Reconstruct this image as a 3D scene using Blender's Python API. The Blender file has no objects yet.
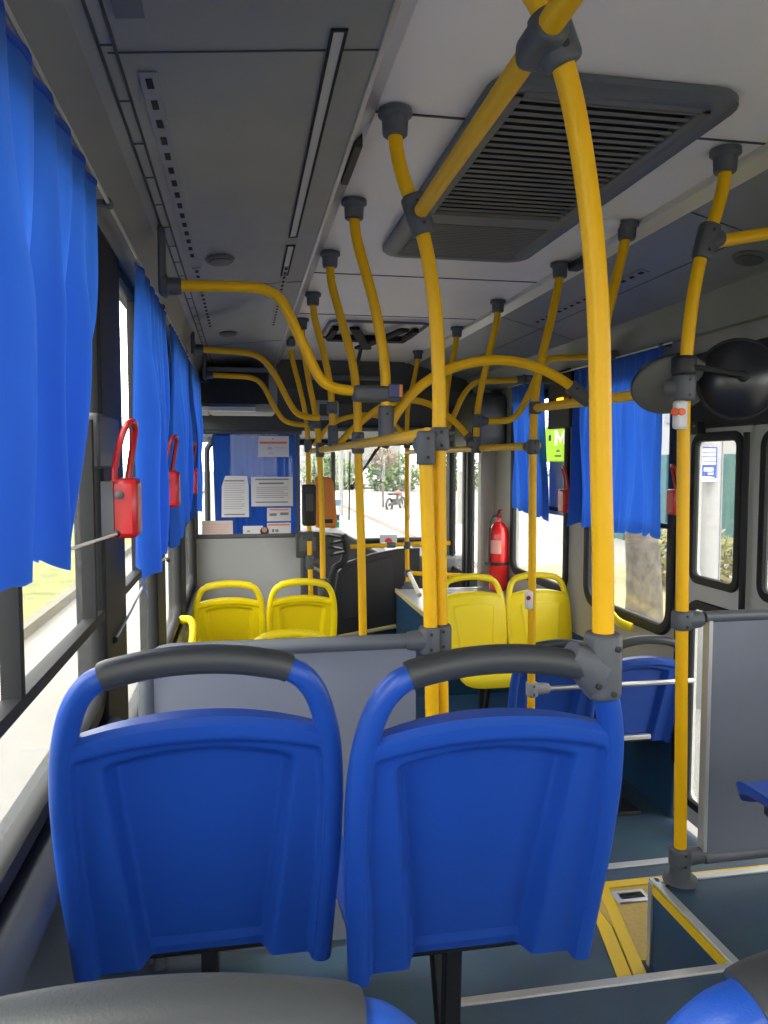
import bpy, bmesh, math, random
from mathutils import Vector, Matrix
random.seed(7)
S = bpy.context.scene
COL = S.collection

# ------------------------------------------------------------------ camera
F = 769.0
YAW, PITCH = math.radians(10.39), math.radians(3.805)
FWD = Vector((math.sin(YAW)*math.cos(PITCH), math.cos(YAW)*math.cos(PITCH), -math.sin(PITCH)))
RGT = Vector((math.cos(YAW), -math.sin(YAW), 0))
UP = RGT.cross(FWD)
cd = bpy.data.cameras.new('camera')
cam = bpy.data.objects.new('camera', cd); COL.objects.link(cam)
m = Matrix((RGT, UP, -FWD)).transposed().to_4x4()
cam.matrix_world = m
cd.sensor_fit = 'HORIZONTAL'; cd.sensor_width = 36; cd.lens = 36*F/768
cd.clip_start = 0.02; cd.clip_end = 500
S.camera = cam

# ------------------------------------------------------------------ world, sun, exposure
w = bpy.data.worlds.new('hazy_sky'); S.world = w; w.use_nodes = True
bg = w.node_tree.nodes['Background']
bg.inputs[0].default_value = (1.0, 0.985, 0.95, 1); bg.inputs[1].default_value = 6.4
sd = bpy.data.lights.new('sun', 'SUN'); sd.energy = 4.5; sd.angle = math.radians(12); sd.color = (1, .95, .86)
sun = bpy.data.objects.new('sun', sd); COL.objects.link(sun)
sun.rotation_euler = (math.radians(12), math.radians(-34), 0)
S.view_settings.view_transform = 'Standard'; S.view_settings.look = 'None'
S.view_settings.gamma = 1; S.view_settings.use_curve_mapping = False
S.view_settings.exposure = 0.0

# ------------------------------------------------------------------ constants of the bus (metres, eye at the origin)
XL, XR = -0.38, 2.12
ZC = 0.87
ZP = -1.25      # raised rear platform
ZS = -1.51      # intermediate step
ZF = -1.80      # low floor
R = 0.0178

def at(u, v, X=None, Y=None, Z=None):
    """the point of the place seen at photo pixel (u, v) on the plane X, Y or Z = const"""
    r = FWD + RGT*((u-384)/F) + UP*((512-v)/F)
    t = X/r.x if X is not None else Y/r.y if Y is not None else Z/r.z
    return r*t

# ------------------------------------------------------------------ materials
def mat(name, col, rough=.5, metal=0, spec=.5, noise=0, nscale=30, bump=0, coat=0, bscale=200):
    M = bpy.data.materials.new(name); M.use_nodes = True
    nt = M.node_tree; b = nt.nodes['Principled BSDF']
    b.inputs['Base Color'].default_value = (*col, 1); b.inputs['Roughness'].default_value = rough
    b.inputs['Metallic'].default_value = metal; b.inputs['Specular IOR Level'].default_value = spec
    b.inputs['Coat Weight'].default_value = coat
    if noise or bump:
        tc = nt.nodes.new('ShaderNodeTexCoord')
        n = nt.nodes.new('ShaderNodeTexNoise'); n.inputs['Scale'].default_value = nscale; n.inputs['Detail'].default_value = 4
        nt.links.new(tc.outputs['Object'], n.inputs['Vector'])
        if noise:
            r = nt.nodes.new('ShaderNodeValToRGB')
            r.color_ramp.elements[0].position = .35; r.color_ramp.elements[1].position = .65
            r.color_ramp.elements[0].color = (*[c*(1-noise) for c in col], 1)
            r.color_ramp.elements[1].color = (*[min(1, c*(1+noise)) for c in col], 1)
            nt.links.new(n.outputs['Fac'], r.inputs['Fac']); nt.links.new(r.outputs['Color'], b.inputs['Base Color'])
        if bump:
            n2 = nt.nodes.new('ShaderNodeTexNoise'); n2.inputs['Scale'].default_value = bscale
            nt.links.new(tc.outputs['Object'], n2.inputs['Vector'])
            bp = nt.nodes.new('ShaderNodeBump'); bp.inputs['Strength'].default_value = bump; bp.inputs['Distance'].default_value = .002
            nt.links.new(n2.outputs['Fac'], bp.inputs['Height']); nt.links.new(bp.outputs['Normal'], b.inputs['Normal'])
    return M

def floor_mat(name, col):
    M = mat(name, col, .55)
    nt = M.node_tree; b = nt.nodes['Principled BSDF']
    tc = nt.nodes.new('ShaderNodeTexCoord')
    v = nt.nodes.new('ShaderNodeTexVoronoi'); v.inputs['Scale'].default_value = 140
    nt.links.new(tc.outputs['Object'], v.inputs['Vector'])
    r = nt.nodes.new('ShaderNodeValToRGB'); r.color_ramp.interpolation = 'LINEAR'
    r.color_ramp.elements[0].position = .06; r.color_ramp.elements[1].position = .12
    r.color_ramp.elements[0].color = (*[min(1, c*2.6+.03) for c in col], 1)
    r.color_ramp.elements[1].color = (*col, 1)
    nt.links.new(v.outputs['Distance'], r.inputs['Fac'])
    n = nt.nodes.new('ShaderNodeTexNoise'); n.inputs['Scale'].default_value = 6; n.inputs['Detail'].default_value = 5
    nt.links.new(tc.outputs['Object'], n.inputs['Vector'])
    mx = nt.nodes.new('ShaderNodeMix'); mx.data_type = 'RGBA'; mx.blend_type = 'MULTIPLY'; mx.inputs[0].default_value = .5
    nt.links.new(r.outputs['Color'], mx.inputs[6]); nt.links.new(n.outputs['Color'], mx.inputs[7])
    nt.links.new(mx.outputs[2], b.inputs['Base Color'])
    return M

def cloth_mat(name, col, trans):
    M = bpy.data.materials.new(name); M.use_nodes = True; nt = M.node_tree
    out = nt.nodes['Material Output']; b = nt.nodes['Principled BSDF']
    b.inputs['Base Color'].default_value = (*col, 1); b.inputs['Roughness'].default_value = .75
    b.inputs['Specular IOR Level'].default_value = .2; b.inputs['Sheen Weight'].default_value = .15
    t = nt.nodes.new('ShaderNodeBsdfTranslucent'); t.inputs[0].default_value = (*[min(1, c*1.25) for c in col], 1)
    mx = nt.nodes.new('ShaderNodeMixShader'); mx.inputs[0].default_value = trans
    nt.links.new(b.outputs[0], mx.inputs[1]); nt.links.new(t.outputs[0], mx.inputs[2]); nt.links.new(mx.outputs[0], out.inputs[0])
    tc = nt.nodes.new('ShaderNodeTexCoord'); wv = nt.nodes.new('ShaderNodeTexWave')
    wv.bands_direction = 'Z'; wv.inputs['Scale'].default_value = 150; wv.inputs['Distortion'].default_value = 1
    nt.links.new(tc.outputs['Object'], wv.inputs['Vector'])
    bp = nt.nodes.new('ShaderNodeBump'); bp.inputs['Strength'].default_value = .08
    nt.links.new(wv.outputs['Fac'], bp.inputs['Height']); nt.links.new(bp.outputs['Normal'], b.inputs['Normal'])
    return M

def glass_mat(name, tint=(.96, .97, .96), refl=.05, haze=0.0):
    M = bpy.data.materials.new(name); M.use_nodes = True; nt = M.node_tree
    out = nt.nodes['Material Output']; nt.nodes.remove(nt.nodes['Principled BSDF'])
    t = nt.nodes.new('ShaderNodeBsdfTransparent'); t.inputs[0].default_value = (*tint, 1)
    g = nt.nodes.new('ShaderNodeBsdfGlossy'); g.inputs['Roughness'].default_value = .02
    mx = nt.nodes.new('ShaderNodeMixShader'); mx.inputs[0].default_value = refl
    nt.links.new(t.outputs[0], mx.inputs[1]); nt.links.new(g.outputs[0], mx.inputs[2])
    last = mx
    if haze:
        d = nt.nodes.new('ShaderNodeBsdfDiffuse'); d.inputs[0].default_value = (.8, .82, .82, 1)
        m2 = nt.nodes.new('ShaderNodeMixShader'); m2.inputs[0].default_value = haze
        nt.links.new(mx.outputs[0], m2.inputs[1]); nt.links.new(d.outputs[0], m2.inputs[2]); last = m2
    nt.links.new(last.outputs[0], out.inputs[0])
    return M

def emit_mat(name, col, s):
    M = mat(name, col, .5); b = M.node_tree.nodes['Principled BSDF']
    b.inputs['Emission Color'].default_value = (*col, 1); b.inputs['Emission Strength'].default_value = s
    return M

YEL = mat('yellow_powder_coat', (.86, .47, .003), .38, spec=.3)
YSEAT = mat('yellow_seat_plastic', (.96, .74, .002), .42, bump=.05)
CLAMP = mat('grey_clamp_plastic', (.085, .092, .105), .5, bump=.15)
BLUE = mat('blue_seat_plastic', (.012, .075, .42), .4, bump=.12, bscale=500)
HANDLE = mat('charcoal_handle_plastic', (.038, .042, .047), .45, bump=.1, bscale=400)
BLACK = mat('black_metal', (.012, .012, .014), .5)
RUBBER = mat('black_rubber', (.018, .019, .021), .6, spec=.3)
PANEL = mat('grey_partition_laminate', (.165, .18, .225), .5, noise=.04, nscale=5)
PANELD = mat('dark_grey_partition_tube', (.1, .11, .13), .42)
FLOOR = floor_mat('blue_speckled_vinyl', (.05, .1, .16))
FLOORB = floor_mat('deep_blue_speckled_vinyl', (.02, .085, .2))
TRIMAL = mat('aluminium_edge', (.62, .62, .6), .35, metal=.6)
STEEL = mat('brushed_steel', (.62, .62, .62), .3, metal=.9)
WHITEC = mat('white_ceiling_laminate', (.82, .79, .75), .45, noise=.02, nscale=3)
DUCT = mat('grey_duct_panel', (.21, .225, .22), .42, noise=.05, nscale=4)
DUCTD = mat('dark_duct_seam', (.035, .04, .045), .6)
CREAM = mat('beige_wall_panel', (.36, .35, .31), .5, noise=.03, nscale=4)
WALLG = mat('blue_grey_wall_panel', (.2, .23, .28), .5)
HEADER = mat('dark_header_plastic', (.055, .06, .062), .45)
GRILLE = mat('grey_grille_plastic', (.13, .133, .125), .5)
DARKH = mat('dark_hollow', (.008, .008, .009), .8)
RED = mat('red_plastic', (.5, .012, .016), .3, coat=.2)
REDX = mat('red_extinguisher_paint', (.62, .012, .012), .25, coat=.4)
CURT = cloth_mat('blue_curtain_cloth', (.028, .125, .58), .4)
PAPER = mat('white_paper', (.72, .72, .75), .8)
PINK = mat('pale_pink_paper', (.72, .6, .57), .8)
INK = mat('grey_ink', (.25, .25, .28), .8)
INKR = mat('red_ink', (.72, .22, .12), .8)
GLASS = glass_mat('window_glass', haze=.05)
GLASSC = glass_mat('partition_glass', tint=(.93, .95, .95), refl=.012)
ORANGE = mat('orange_plastic', (.75, .23, .01), .4)
WHITEP = mat('white_plastic', (.7, .7, .72), .4)
AMBER = emit_mat('amber_led', (1, .4, .02), 3)
LIGHTP = mat('light_diffuser', (.42, .43, .42), .35)
MIRRORB = mat('black_mirror_back', (.012, .014, .02), .28)
MIRRORF = mat('convex_mirror_face', (.30, .31, .30), .12, metal=.3)
HATCHY = mat('yellow_hatch_paint', (.82, .55, .01), .4)
HATCHF = mat('ochre_hatch_floor', (.55, .38, .09), .5, noise=.08, nscale=60)
PALEY = mat('pale_yellow_edge_strip', (.78, .68, .32), .45)

# ------------------------------------------------------------------ mesh tools
def smooth_path(pts, n=6):
    P = [Vector(p) for p in pts]
    if len(P) < 3: return P
    out = []
    for i in range(len(P)-1):
        p0 = P[i-1] if i else P[0]*2-P[1]
        p1, p2 = P[i], P[i+1]
        p3 = P[i+2] if i+2 < len(P) else P[-1]*2-P[-2]
        for k in range(n):
            t = k/n
            out.append(.5*((2*p1)+(p2-p0)*t+(2*p0-5*p1+4*p2-p3)*t*t+(3*p1-p0-3*p2+p3)*t*t*t))
    out.append(P[-1]); return out

def box(bm, c, s, rot=None):
    vs = []
    for dx in (-.5, .5):
        for dy in (-.5, .5):
            for dz in (-.5, .5):
                v = Vector((dx*s[0], dy*s[1], dz*s[2]))
                if rot is not None: v = rot @ v
                vs.append(bm.verts.new(v+Vector(c)))
    for f in ((0,1,3,2),(4,6,7,5),(0,4,5,1),(2,3,7,6),(0,2,6,4),(1,5,7,3)):
        bm.faces.new([vs[i] for i in f])

def box2(bm, x0, x1, y0, y1, z0, z1):
    box(bm, ((x0+x1)/2, (y0+y1)/2, (z0+z1)/2), (abs(x1-x0), abs(y1-y0), abs(z1-z0)))

def sweep(bm, path, ra, rb=None, seg=14, closed=False, hint=None, p=2.0, caps=True):
    """sweep a (super)ellipse along path; ra along hint-ish axis, rb the other; ra/rb number or list"""
    P = [Vector(q) for q in path]; n = len(P)
    rb = ra if rb is None else rb
    T = []
    for i in range(n):
        a = P[(i-1) % n] if (closed or i > 0) else P[i]
        b = P[(i+1) % n] if (closed or i < n-1) else P[i]
        T.append((b-a).normalized())
    if hint is None:
        h = Vector((0, 0, 1)) if abs(T[0].z) < .9 else Vector((0, 1, 0))
    else: h = Vector(hint)
    N = (h - T[0]*h.dot(T[0])).normalized()
    rings = []
    for i in range(n):
        if hint is not None:
            q = Vector(hint) - T[i]*Vector(hint).dot(T[i])
            if q.length > 1e-3: N = q.normalized()
        else:
            N = (N - T[i]*N.dot(T[i])).normalized()
        B = T[i].cross(N)
        A = ra[i] if isinstance(ra, (list, tuple)) else ra
        Bb = rb[i] if isinstance(rb, (list, tuple)) else rb
        ring = []
        for k in range(seg):
            a = 2*math.pi*k/seg; c, s = math.cos(a), math.sin(a)
            cc = math.copysign(abs(c)**(2/p), c); ss = math.copysign(abs(s)**(2/p), s)
            ring.append(bm.verts.new(P[i]+N*(A*cc)+B*(Bb*ss)))
        rings.append(ring)
    m_ = n if closed else n-1
    for i in range(m_):
        a, b = rings[i], rings[(i+1) % n]
        for k in range(seg):
            bm.faces.new((a[k], a[(k+1) % seg], b[(k+1) % seg], b[k]))
    if not closed and caps:
        bm.faces.new(rings[0][::-1]); bm.faces.new(rings[-1])

def tube(bm, a, b, r, seg=14): sweep(bm, [a, b], r, seg=seg)

def cyl_round(bm, a, b, r, seg=18, rnd=.15, p=2.0, hint=None):
    """a short cylinder with softened ends"""
    a, b = Vector(a), Vector(b); L = (b-a).length; e = min(r*.35, L*.25)
    d = (b-a).normalized()
    sweep(bm, [a, a+d*e*.3, a+d*e, b-d*e, b-d*e*.3, b], [r*.82, r*.94, r, r, r*.94, r*.82], [r*.82, r*.94, r, r, r*.94, r*.82], seg=seg, p=p, hint=hint)

def lathe(bm, prof, c, axis=(0, 0, 1), seg=28):
    c = Vector(c); ax = Vector(axis).normalized()
    n = ax.orthogonal().normalized(); b = ax.cross(n)
    rings = []
    for r, h in prof:
        rings.append([bm.verts.new(c+ax*h+(n*math.cos(2*math.pi*k/seg)+b*math.sin(2*math.pi*k/seg))*max(r, 1e-4)) for k in range(seg)])
    for i in range(len(rings)-1):
        for k in range(seg):
            bm.faces.new((rings[i][k], rings[i][(k+1) % seg], rings[i+1][(k+1) % seg], rings[i+1][k]))
    bm.faces.new(rings[0][::-1]); bm.faces.new(rings[-1])

def sph(bm, c, r, u=12, v=8, sc=(1, 1, 1)):
    M = Matrix.Translation(c) @ Matrix.Diagonal((*sc, 1))
    bmesh.ops.create_uvsphere(bm, u_segments=u, v_segments=v, radius=r, matrix=M)

def prism(bm, poly, axis, a, b):
    """extrude a 2-D polygon along axis 'x','y','z' between a and b"""
    def P(u, v, t): return {'x': (t, u, v), 'y': (u, t, v), 'z': (u, v, t)}[axis]
    A = [bm.verts.new(P(u, v, a)) for u, v in poly]; B = [bm.verts.new(P(u, v, b)) for u, v in poly]
    bm.faces.new(A); bm.faces.new(B[::-1])
    n = len(poly)
    for i in range(n): bm.faces.new((A[i], B[i], B[(i+1) % n], A[(i+1) % n]))

def rrect(y0, y1, z0, z1, r, n=6):
    out = []
    for cy, cz, a0 in ((y1-r, z1-r, 0), (y0+r, z1-r, 90), (y0+r, z0+r, 180), (y1-r, z0+r, 270)):
        for k in range(n+1):
            a = math.radians(a0+90*k/n); out.append((cy+r*math.cos(a), cz+r*math.sin(a)))
    return out

def obj(name, bm, M, parent=None, bevel=0, angle=35):
    bmesh.ops.recalc_face_normals(bm, faces=bm.faces)
    me = bpy.data.meshes.new(name); bm.to_mesh(me); bm.free()
    for p in me.polygons: p.use_smooth = True
    me.set_sharp_from_angle(angle=math.radians(angle))
    o = bpy.data.objects.new(name, me); COL.objects.link(o)
    me.materials.append(M)
    if bevel:
        b = o.modifiers.new('bevel', 'BEVEL'); b.width = bevel; b.segments = 2; b.limit_method = 'ANGLE'; b.angle_limit = math.radians(40)
    if parent is not None:
        o.parent = parent
        # parts are modelled in place: keep world position
        mw = world_of(parent); o.matrix_parent_inverse = mw.inverted()
    return o

def world_of(o):
    M = o.matrix_basis.copy()
    if o.parent: M = world_of(o.parent) @ o.matrix_parent_inverse @ M
    return M

def B(): return bmesh.new()

def thing(name, label, cat, loc=(0, 0, 0), group=None):
    o = bpy.data.objects.new(name, None); COL.objects.link(o); o.empty_display_size = .05
    o.location = loc; o['label'] = label; o['category'] = cat
    if group: o['group'] = group
    return o
def tag(o, label, cat, group=None, kind=None):
    o['label'] = label; o['category'] = cat
    if group: o['group'] = group
    if kind: o['kind'] = kind
    return o
def struct(name, bm, M, parent=None, bevel=0, label=None, angle=35):
    o = obj(name, bm, M, parent, bevel, angle)
    if parent is None: o['kind'] = 'structure'
    if label: o['label'] = label
    return o
def kids(o): return [c for c in bpy.data.objects if c.parent == o]
def copy_tree(o, parent=None):
    c = o.copy(); COL.objects.link(c)
    if parent is not None: c.parent = parent
    for ch in kids(o): copy_tree(ch, c)
    return c

# ================================================================== THE SHELL
# floors --------------------------------------------------------------
bm = B()
box2(bm, XL, .64, -1.6, 1.98, -1.95, ZP)
box2(bm, .64, 1.19, -1.6, 1.64, -1.95, ZP)
box2(bm, 1.19, XR, -1.6, 2.03, -1.95, ZP)
struct('floor', bm, FLOOR, label='blue speckled raised rear floor')
bm = B(); box2(bm, .64, 1.19, 1.64, 2.58, -2.0, ZS); box2(bm, 1.19, XR, 2.03, 2.58, -2.0, ZS)
struct('floor_step', bm, FLOOR, label='blue vinyl middle step of the aisle')
bm = B(); box2(bm, XL, .64, 1.98, 8.6, -2.0, ZF); box2(bm, .64, XR, 2.58, 8.6, -2.0, ZF)
struct('floor_front', bm, FLOOR, label='low blue floor at the front of the bus')
bm = B()
box2(bm, .46, 1.21, 1.625, 1.65, ZP-.002, ZP+.005); box2(bm, .64, 1.19, 1.641, 1.65, ZP-.035, ZP+.004)
box2(bm, 1.18, 1.205, 1.625, 2.045, ZP-.002, ZP+.006); box2(bm, 1.19, XR, 2.015, 2.04, ZP-.002, ZP+.006)
box2(bm, 1.175, 1.192, 2.02, 2.04, ZS, ZP)
box2(bm, 1.178, 1.192, 1.65, 1.665, ZS, ZP)
struct('trim_1', bm, TRIMAL, label='aluminium step edging', bevel=.002)
bm = B(); box2(bm, 1.176, 1.192, 1.655, 2.02, ZP-.03, ZP-.004)
struct('trim_2', bm, HATCHY, label='yellow strip under the aluminium step edge')
bm = B(); box2(bm, 1.183, 1.1895, 1.665, 2.02, ZS, ZP-.03)
struct('trim_3', bm, FLOORB, label='deep blue vinyl riser')
bm = B(); box2(bm, .64, XR, 2.555, 2.592, ZS-.03, ZS+.005)
struct('trim_4', bm, TRIMAL, label='aluminium nosing of the second step', bevel=.002)

# ceiling -------------------------------------------------------------
bm = B(); box2(bm, .27, 1.46, -1.6, 6.75, ZC, ZC+.03)
struct('ceiling', bm, WHITEC, label='white central ceiling')
bm = B()
for y in (1.95, 3.62, 4.62): box2(bm, .29, 1.44, y-.004, y+.004, ZC-.003, ZC+.001)
struct('trim_5', bm, DUCTD, label='ceiling panel seams')

def duct(side, name):
    """cross-section (X,Z) of the duct panel along the roof side"""
    if side < 0:
        sec = [(.272, ZC+.005), (.272, .800), (-.25, .746), (-.275, .735), (-.355, .60), (-.42, .60), (-.42, ZC+.005)]
    else:
        sec = [(1.50, ZC+.005), (1.50, ZC-.02), (1.98, .725), (2.0, .70), (2.075, .585), (2.16, .585), (2.16, ZC+.005)]
    bm = B(); prism(bm, sec, 'y', -1.6, 6.75)
    return struct(name, bm, DUCT, angle=20)
duct(-1, 'ceiling_left'); duct(1, 'ceiling_right')
# metal rails along the ceiling edges
bm = B(); prism(bm, [(.268, .803), (.272, .796), (.282, .797), (.288, .81), (.335, ZC-.004), (.335, ZC+.001), (.275, ZC+.001)], 'y', -1.6, 6.75)
struct('trim_6', bm, mat('satin_rail', (.5, .5, .5), .3, metal=.4), label='satin metal rail on left edge of the ceiling')
bm = B(); prism(bm, [(1.42, ZC+.001), (1.425, ZC-.01), (1.445, ZC-.01), (1.45, ZC+.001)], 'y', -1.6, 6.75)
prism(bm, [(1.45, ZC+.001), (1.452, ZC-.006), (1.485, ZC-.022), (1.50, ZC-.03), (1.505, ZC-.015), (1.505, ZC+.001)], 'y', -1.6, 6.75)
struct('trim_7', bm, mat('cream_rail', (.62, .6, .52), .3), label='cream rail on right edge of the ceiling')
# seam strips on the ducts
def duct_z(x):  # left underside
    return .80 + (x-.272)*(.054/.522)
def ductr_z(x): return (ZC-.02) + (x-1.5)*((.725-(ZC-.02))/(.48))
bm = B()
def strip(bm, x0, x1, y0, y1, zf, t=.003):
    vs = [bm.verts.new((x, y, zf(x)-d)) for d in (0.001, t) for x, y in ((x0, y0), (x1, y0), (x1, y1), (x0, y1))]
    for f in ((3,2,1,0),(4,5,6,7),(0,1,5,4),(1,2,6,5),(2,3,7,6),(3,0,4,7)): bm.faces.new([vs[i] for i in f])
strip(bm, -.249, -.243, -1.6, 6.7, duct_z, .0025); strip(bm, -.222, -.216, -1.6, 6.7, duct_z, .0025)
y = 0.4
while y < 6.6:
    strip(bm, -.249, -.216, y, y+.005, duct_z, .0025); y += .22
for y in (1.53, 3.5, 5.2): strip(bm, -.235, .27, y-.0025, y+.0025, duct_z, .0022)
struct('trim_8', bm, DUCTD, label='dark seams of the left duct')
bm = B()
for y in (2.45, 4.4): strip(bm, 1.51, 1.97, y-.003, y+.003, ductr_z, .0022)
strip(bm, 1.75, 1.754, 2.45, 6.7, ductr_z, .0022)
struct('trim_9', bm, DUCTD, label='dark seams of the right duct')

def vent_strip(x0, x1, y0, y1, n, zf, label, grp='slotted vent strips in the ceiling ducts'):
    t = thing('vent_strip', label, 'vent', ((x0+x1)/2, y0, zf((x0+x1)/2)), grp)
    bm = B(); strip(bm, x0, x1, y0, y1, zf, .004); obj('strip', bm, mat('vent_strip_grey', (.2, .21, .21), .4) if 'vent_strip_grey' not in bpy.data.materials else bpy.data.materials['vent_strip_grey'], t)
    d = (y1-y0)/n
    for i in range(n):
        bm = B(); strip(bm, x0+(x1-x0)*.3, x0+(x1-x0)*.68, y0+d*(i+.25), y0+d*(i+.68), zf, .0055); obj('slot', bm, DARKH, t)
vent_strip(-.19, -.155, 1.6, 3.0, 15, duct_z, 'slotted vent strip nearest the rear in left ceiling duct')
vent_strip(-.187, -.152, 3.15, 4.5, 15, duct_z, 'slotted vent strip farther forward in left ceiling duct, past the oval speaker')
vent_strip(.17, .2, 3.2, 4.6, 18, duct_z, 'narrow slotted vent strip beside the left ceiling rail')
vent_strip(1.66, 1.70, 3.05, 4.3, 16, ductr_z, 'slotted vent strip in right ceiling duct')

def strip_light(x0, x1, y0, y1, label):
    t = thing('strip_light', label, 'light', ((x0+x1)/2, y0, duct_z(x0)))
    bm = B()
    strip(bm, x0, x0+.006, y0, y1, duct_z, .005); strip(bm, x1-.006, x1, y0, y1, duct_z, .005)
    strip(bm, x0, x1, y0-.006, y0, duct_z, .005); strip(bm, x0, x1, y1, y1+.006, duct_z, .005)
    obj('frame', bm, DARKH, t)
    bm = B(); strip(bm, x0+.006, x1-.006, y0, y1, duct_z, .003); obj('diffuser', bm, LIGHTP, t)
strip_light(.168, .2, 1.46, 2.78, 'long unlit strip light with dark edges in the left ceiling duct')
strip_light(.168, .2, 2.9, 3.35, 'short unlit strip light ahead of the long one in the left duct')

def speaker(x, y, zf, label, rx=.055, ry=.07):
    t = thing('ceiling_speaker', label, 'speaker', (x, y, zf(x)), 'oval speakers in the ceiling ducts')
    sl = Matrix.Rotation(math.atan((zf(x+.1)-zf(x))/.1)*-1, 4, 'Y')
    bm = B(); lathe(bm, [(.9, 0), (1, -.004), (.92, -.012), (.0, -.014)], (0, 0, 0)); bmesh.ops.transform(bm, matrix=Matrix.Translation((x, y, zf(x))) @ sl @ Matrix.Diagonal((rx, ry, 1, 1)), verts=bm.verts)
    obj('bezel', bm, GRILLE, t)
    bm = B(); lathe(bm, [(.8, -.0135), (.8, -.016), (.0, -.017)], (0, 0, 0)); bmesh.ops.transform(bm, matrix=Matrix.Translation((x, y, zf(x))) @ sl @ Matrix.Diagonal((rx, ry, 1, 1)), verts=bm.verts)
    obj('mesh_cover', bm, HEADER, t)
speaker(-.075, 3.03, duct_z, 'oval speaker in left ceiling duct above the second curtain')
speaker(-.075, 4.75, duct_z, 'oval speaker far forward in left ceiling duct')
speaker(1.86, 2.62, ductr_z, 'oval speaker in right ceiling duct above the door')

def reading(x, y):
    t = thing('duct_outlet', 'dark recessed outlet at the top of the left ceiling duct', 'vent', (x, y, duct_z(x)))
    bm = B(); strip(bm, x-.024, x+.024, y-.12, y+.14, duct_z, .006); obj('plate', bm, GRILLE, t)
    bm = B(); strip(bm, x-.012, x+.012, y-.09, y+.05, duct_z, .008); obj('opening', bm, DARKH, t)
reading(-.178, 1.27)
bm = B(); box2(bm, .29, .312, 2.0, 2.28, .80, .838)
tag(obj('door_sensor', bm, BLACK, None, .003), 'black wedge sensor on left metal rail of the ceiling', 'sensor')

# air conditioning grille ------------------------------------------------
t = thing('air_conditioning_grille', 'large grey slatted air conditioning grille in the white ceiling', 'vent', (.87, 2.4, ZC))
gx0, gx1, gy0, gy1 = .57, 1.19, 1.68, 3.2
def rr_xy(x0, x1, y0, y1, r, z, n=5): return [(a, b, z) for a, b in rrect(x0, x1, y0, y1, r, n)]
bm = B(); pts = rr_xy(gx0+.03, gx1-.03, gy0+.03, gy1-.03, .06, ZC-.012)
sweep(bm, pts, .017, .036, seg=10, closed=True, hint=(0, 0, 1), p=3)
obj('frame', bm, mat('dark_grille_frame', (.1, .115, .13), .45), t)
bm = B(); poly = rrect(gx0+.02, gx1-.02, gy0+.02, gy1-.02, .06, 5); prism(bm, poly, 'z', ZC-.003, ZC-.001)
obj('backing', bm, DARKH, t)
bm = B()
y = gy0+.1
while y < 2.62: box(bm, ((gx0+gx1)/2, y, ZC-.02), (gx1-gx0-.15, .017, .006), Matrix.Rotation(.25, 3, 'X')); y += .038
obj('slats', bm, GRILLE, t)
bm = B()
box2(bm, gx0+.055, gx0+.085, gy0+.06, 2.68, ZC-.026, ZC-.004); box2(bm, gx1-.085, gx1-.055, gy0+.06, 2.68, ZC-.026, ZC-.004)
box2(bm, gx0+.055, gx1-.055, gy0+.055, gy0+.085, ZC-.026, ZC-.004); box2(bm, gx0+.055, gx1-.055, 2.62, 2.72, ZC-.028, ZC-.004)
obj('inner_frame', bm, GRILLE, t, .004)
bm = B(); box2(bm, gx0+.055, gx1-.055, 2.72, gy1-.055, ZC-.02, ZC-.004)
y = 2.74
while y < gy1-.07: box2(bm, gx0+.075, gx1-.075, y, y+.009, ZC-.025, ZC-.019); y += .02
obj('lid', bm, mat('grille_lid', (.13, .135, .13), .5), t)

# roof hatch -------------------------------------------------------------
t = thing('roof_hatch', 'roof hatch with black frame and crossed black braces', 'hatch', (.85, 5.0, ZC))
hx0, hx1, hy0, hy1 = .52, 1.18, 4.72, 5.42
bm = B(); prism(bm, rrect(hx0, hx1, hy0, hy1, .06, 5), 'z', ZC-.008, ZC-.002); obj('hatch_panel', bm, WHITEC, t)
bm = B(); sweep(bm, rr_xy(hx0+.02, hx1-.02, hy0+.02, hy1-.02, .06, ZC-.012), .012, .012, seg=8, closed=True, hint=(0, 0, 1)); obj('seal', bm, GRILLE, t)
bm = B()
box2(bm, hx0+.06, hx1-.06, hy1-.16, hy1-.07, ZC-.05, ZC-.012)
box(bm, (hx0+.07, hy1-.3, ZC-.03), (.04, .42, .03)); box(bm, (hx1-.07, hy1-.3, ZC-.03), (.04, .42, .03))
obj('brace_frame', bm, DARKH, t, .005)
bm = B()
for s in (-1, 1):
    a = Vector((.86+s*.16, hy0+.12, ZC-.04)); b = Vector((.86-s*.03, hy1+.12, ZC-.06))
    sweep(bm, [a, b], .012, .035, seg=8, hint=(0, 0, 1), p=4)
sweep(bm, [(.845, hy1+.1, ZC-.06), (.87, 6.0, ZC-.2), (.885, 6.3, .62)], .01, .014, seg=8, hint=(0, 1, 0), p=4)
obj('cross_brace', bm, DARKH, t)
bm = B(); lathe(bm, [(.045, 0), (.05, -.01), (.04, -.03), (.015, -.04)], (1.315, 2.67, ZC)); 
tag(obj('smoke_detector', bm, WHITEP), 'small white round detector on the ceiling beside the right rail', 'detector')
t = thing('door_switch_box', 'small black box under the right ceiling rail', 'box', (1.44, 3.05, .85))
bm = B(); box(bm, (1.43, 3.12, .842), (.05, .2, .035)); obj('housing', bm, BLACK, t, .006)
bm = B(); sph(bm, (1.425, 3.0, .828), .011); obj('button', bm, TRIMAL, t)

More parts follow.
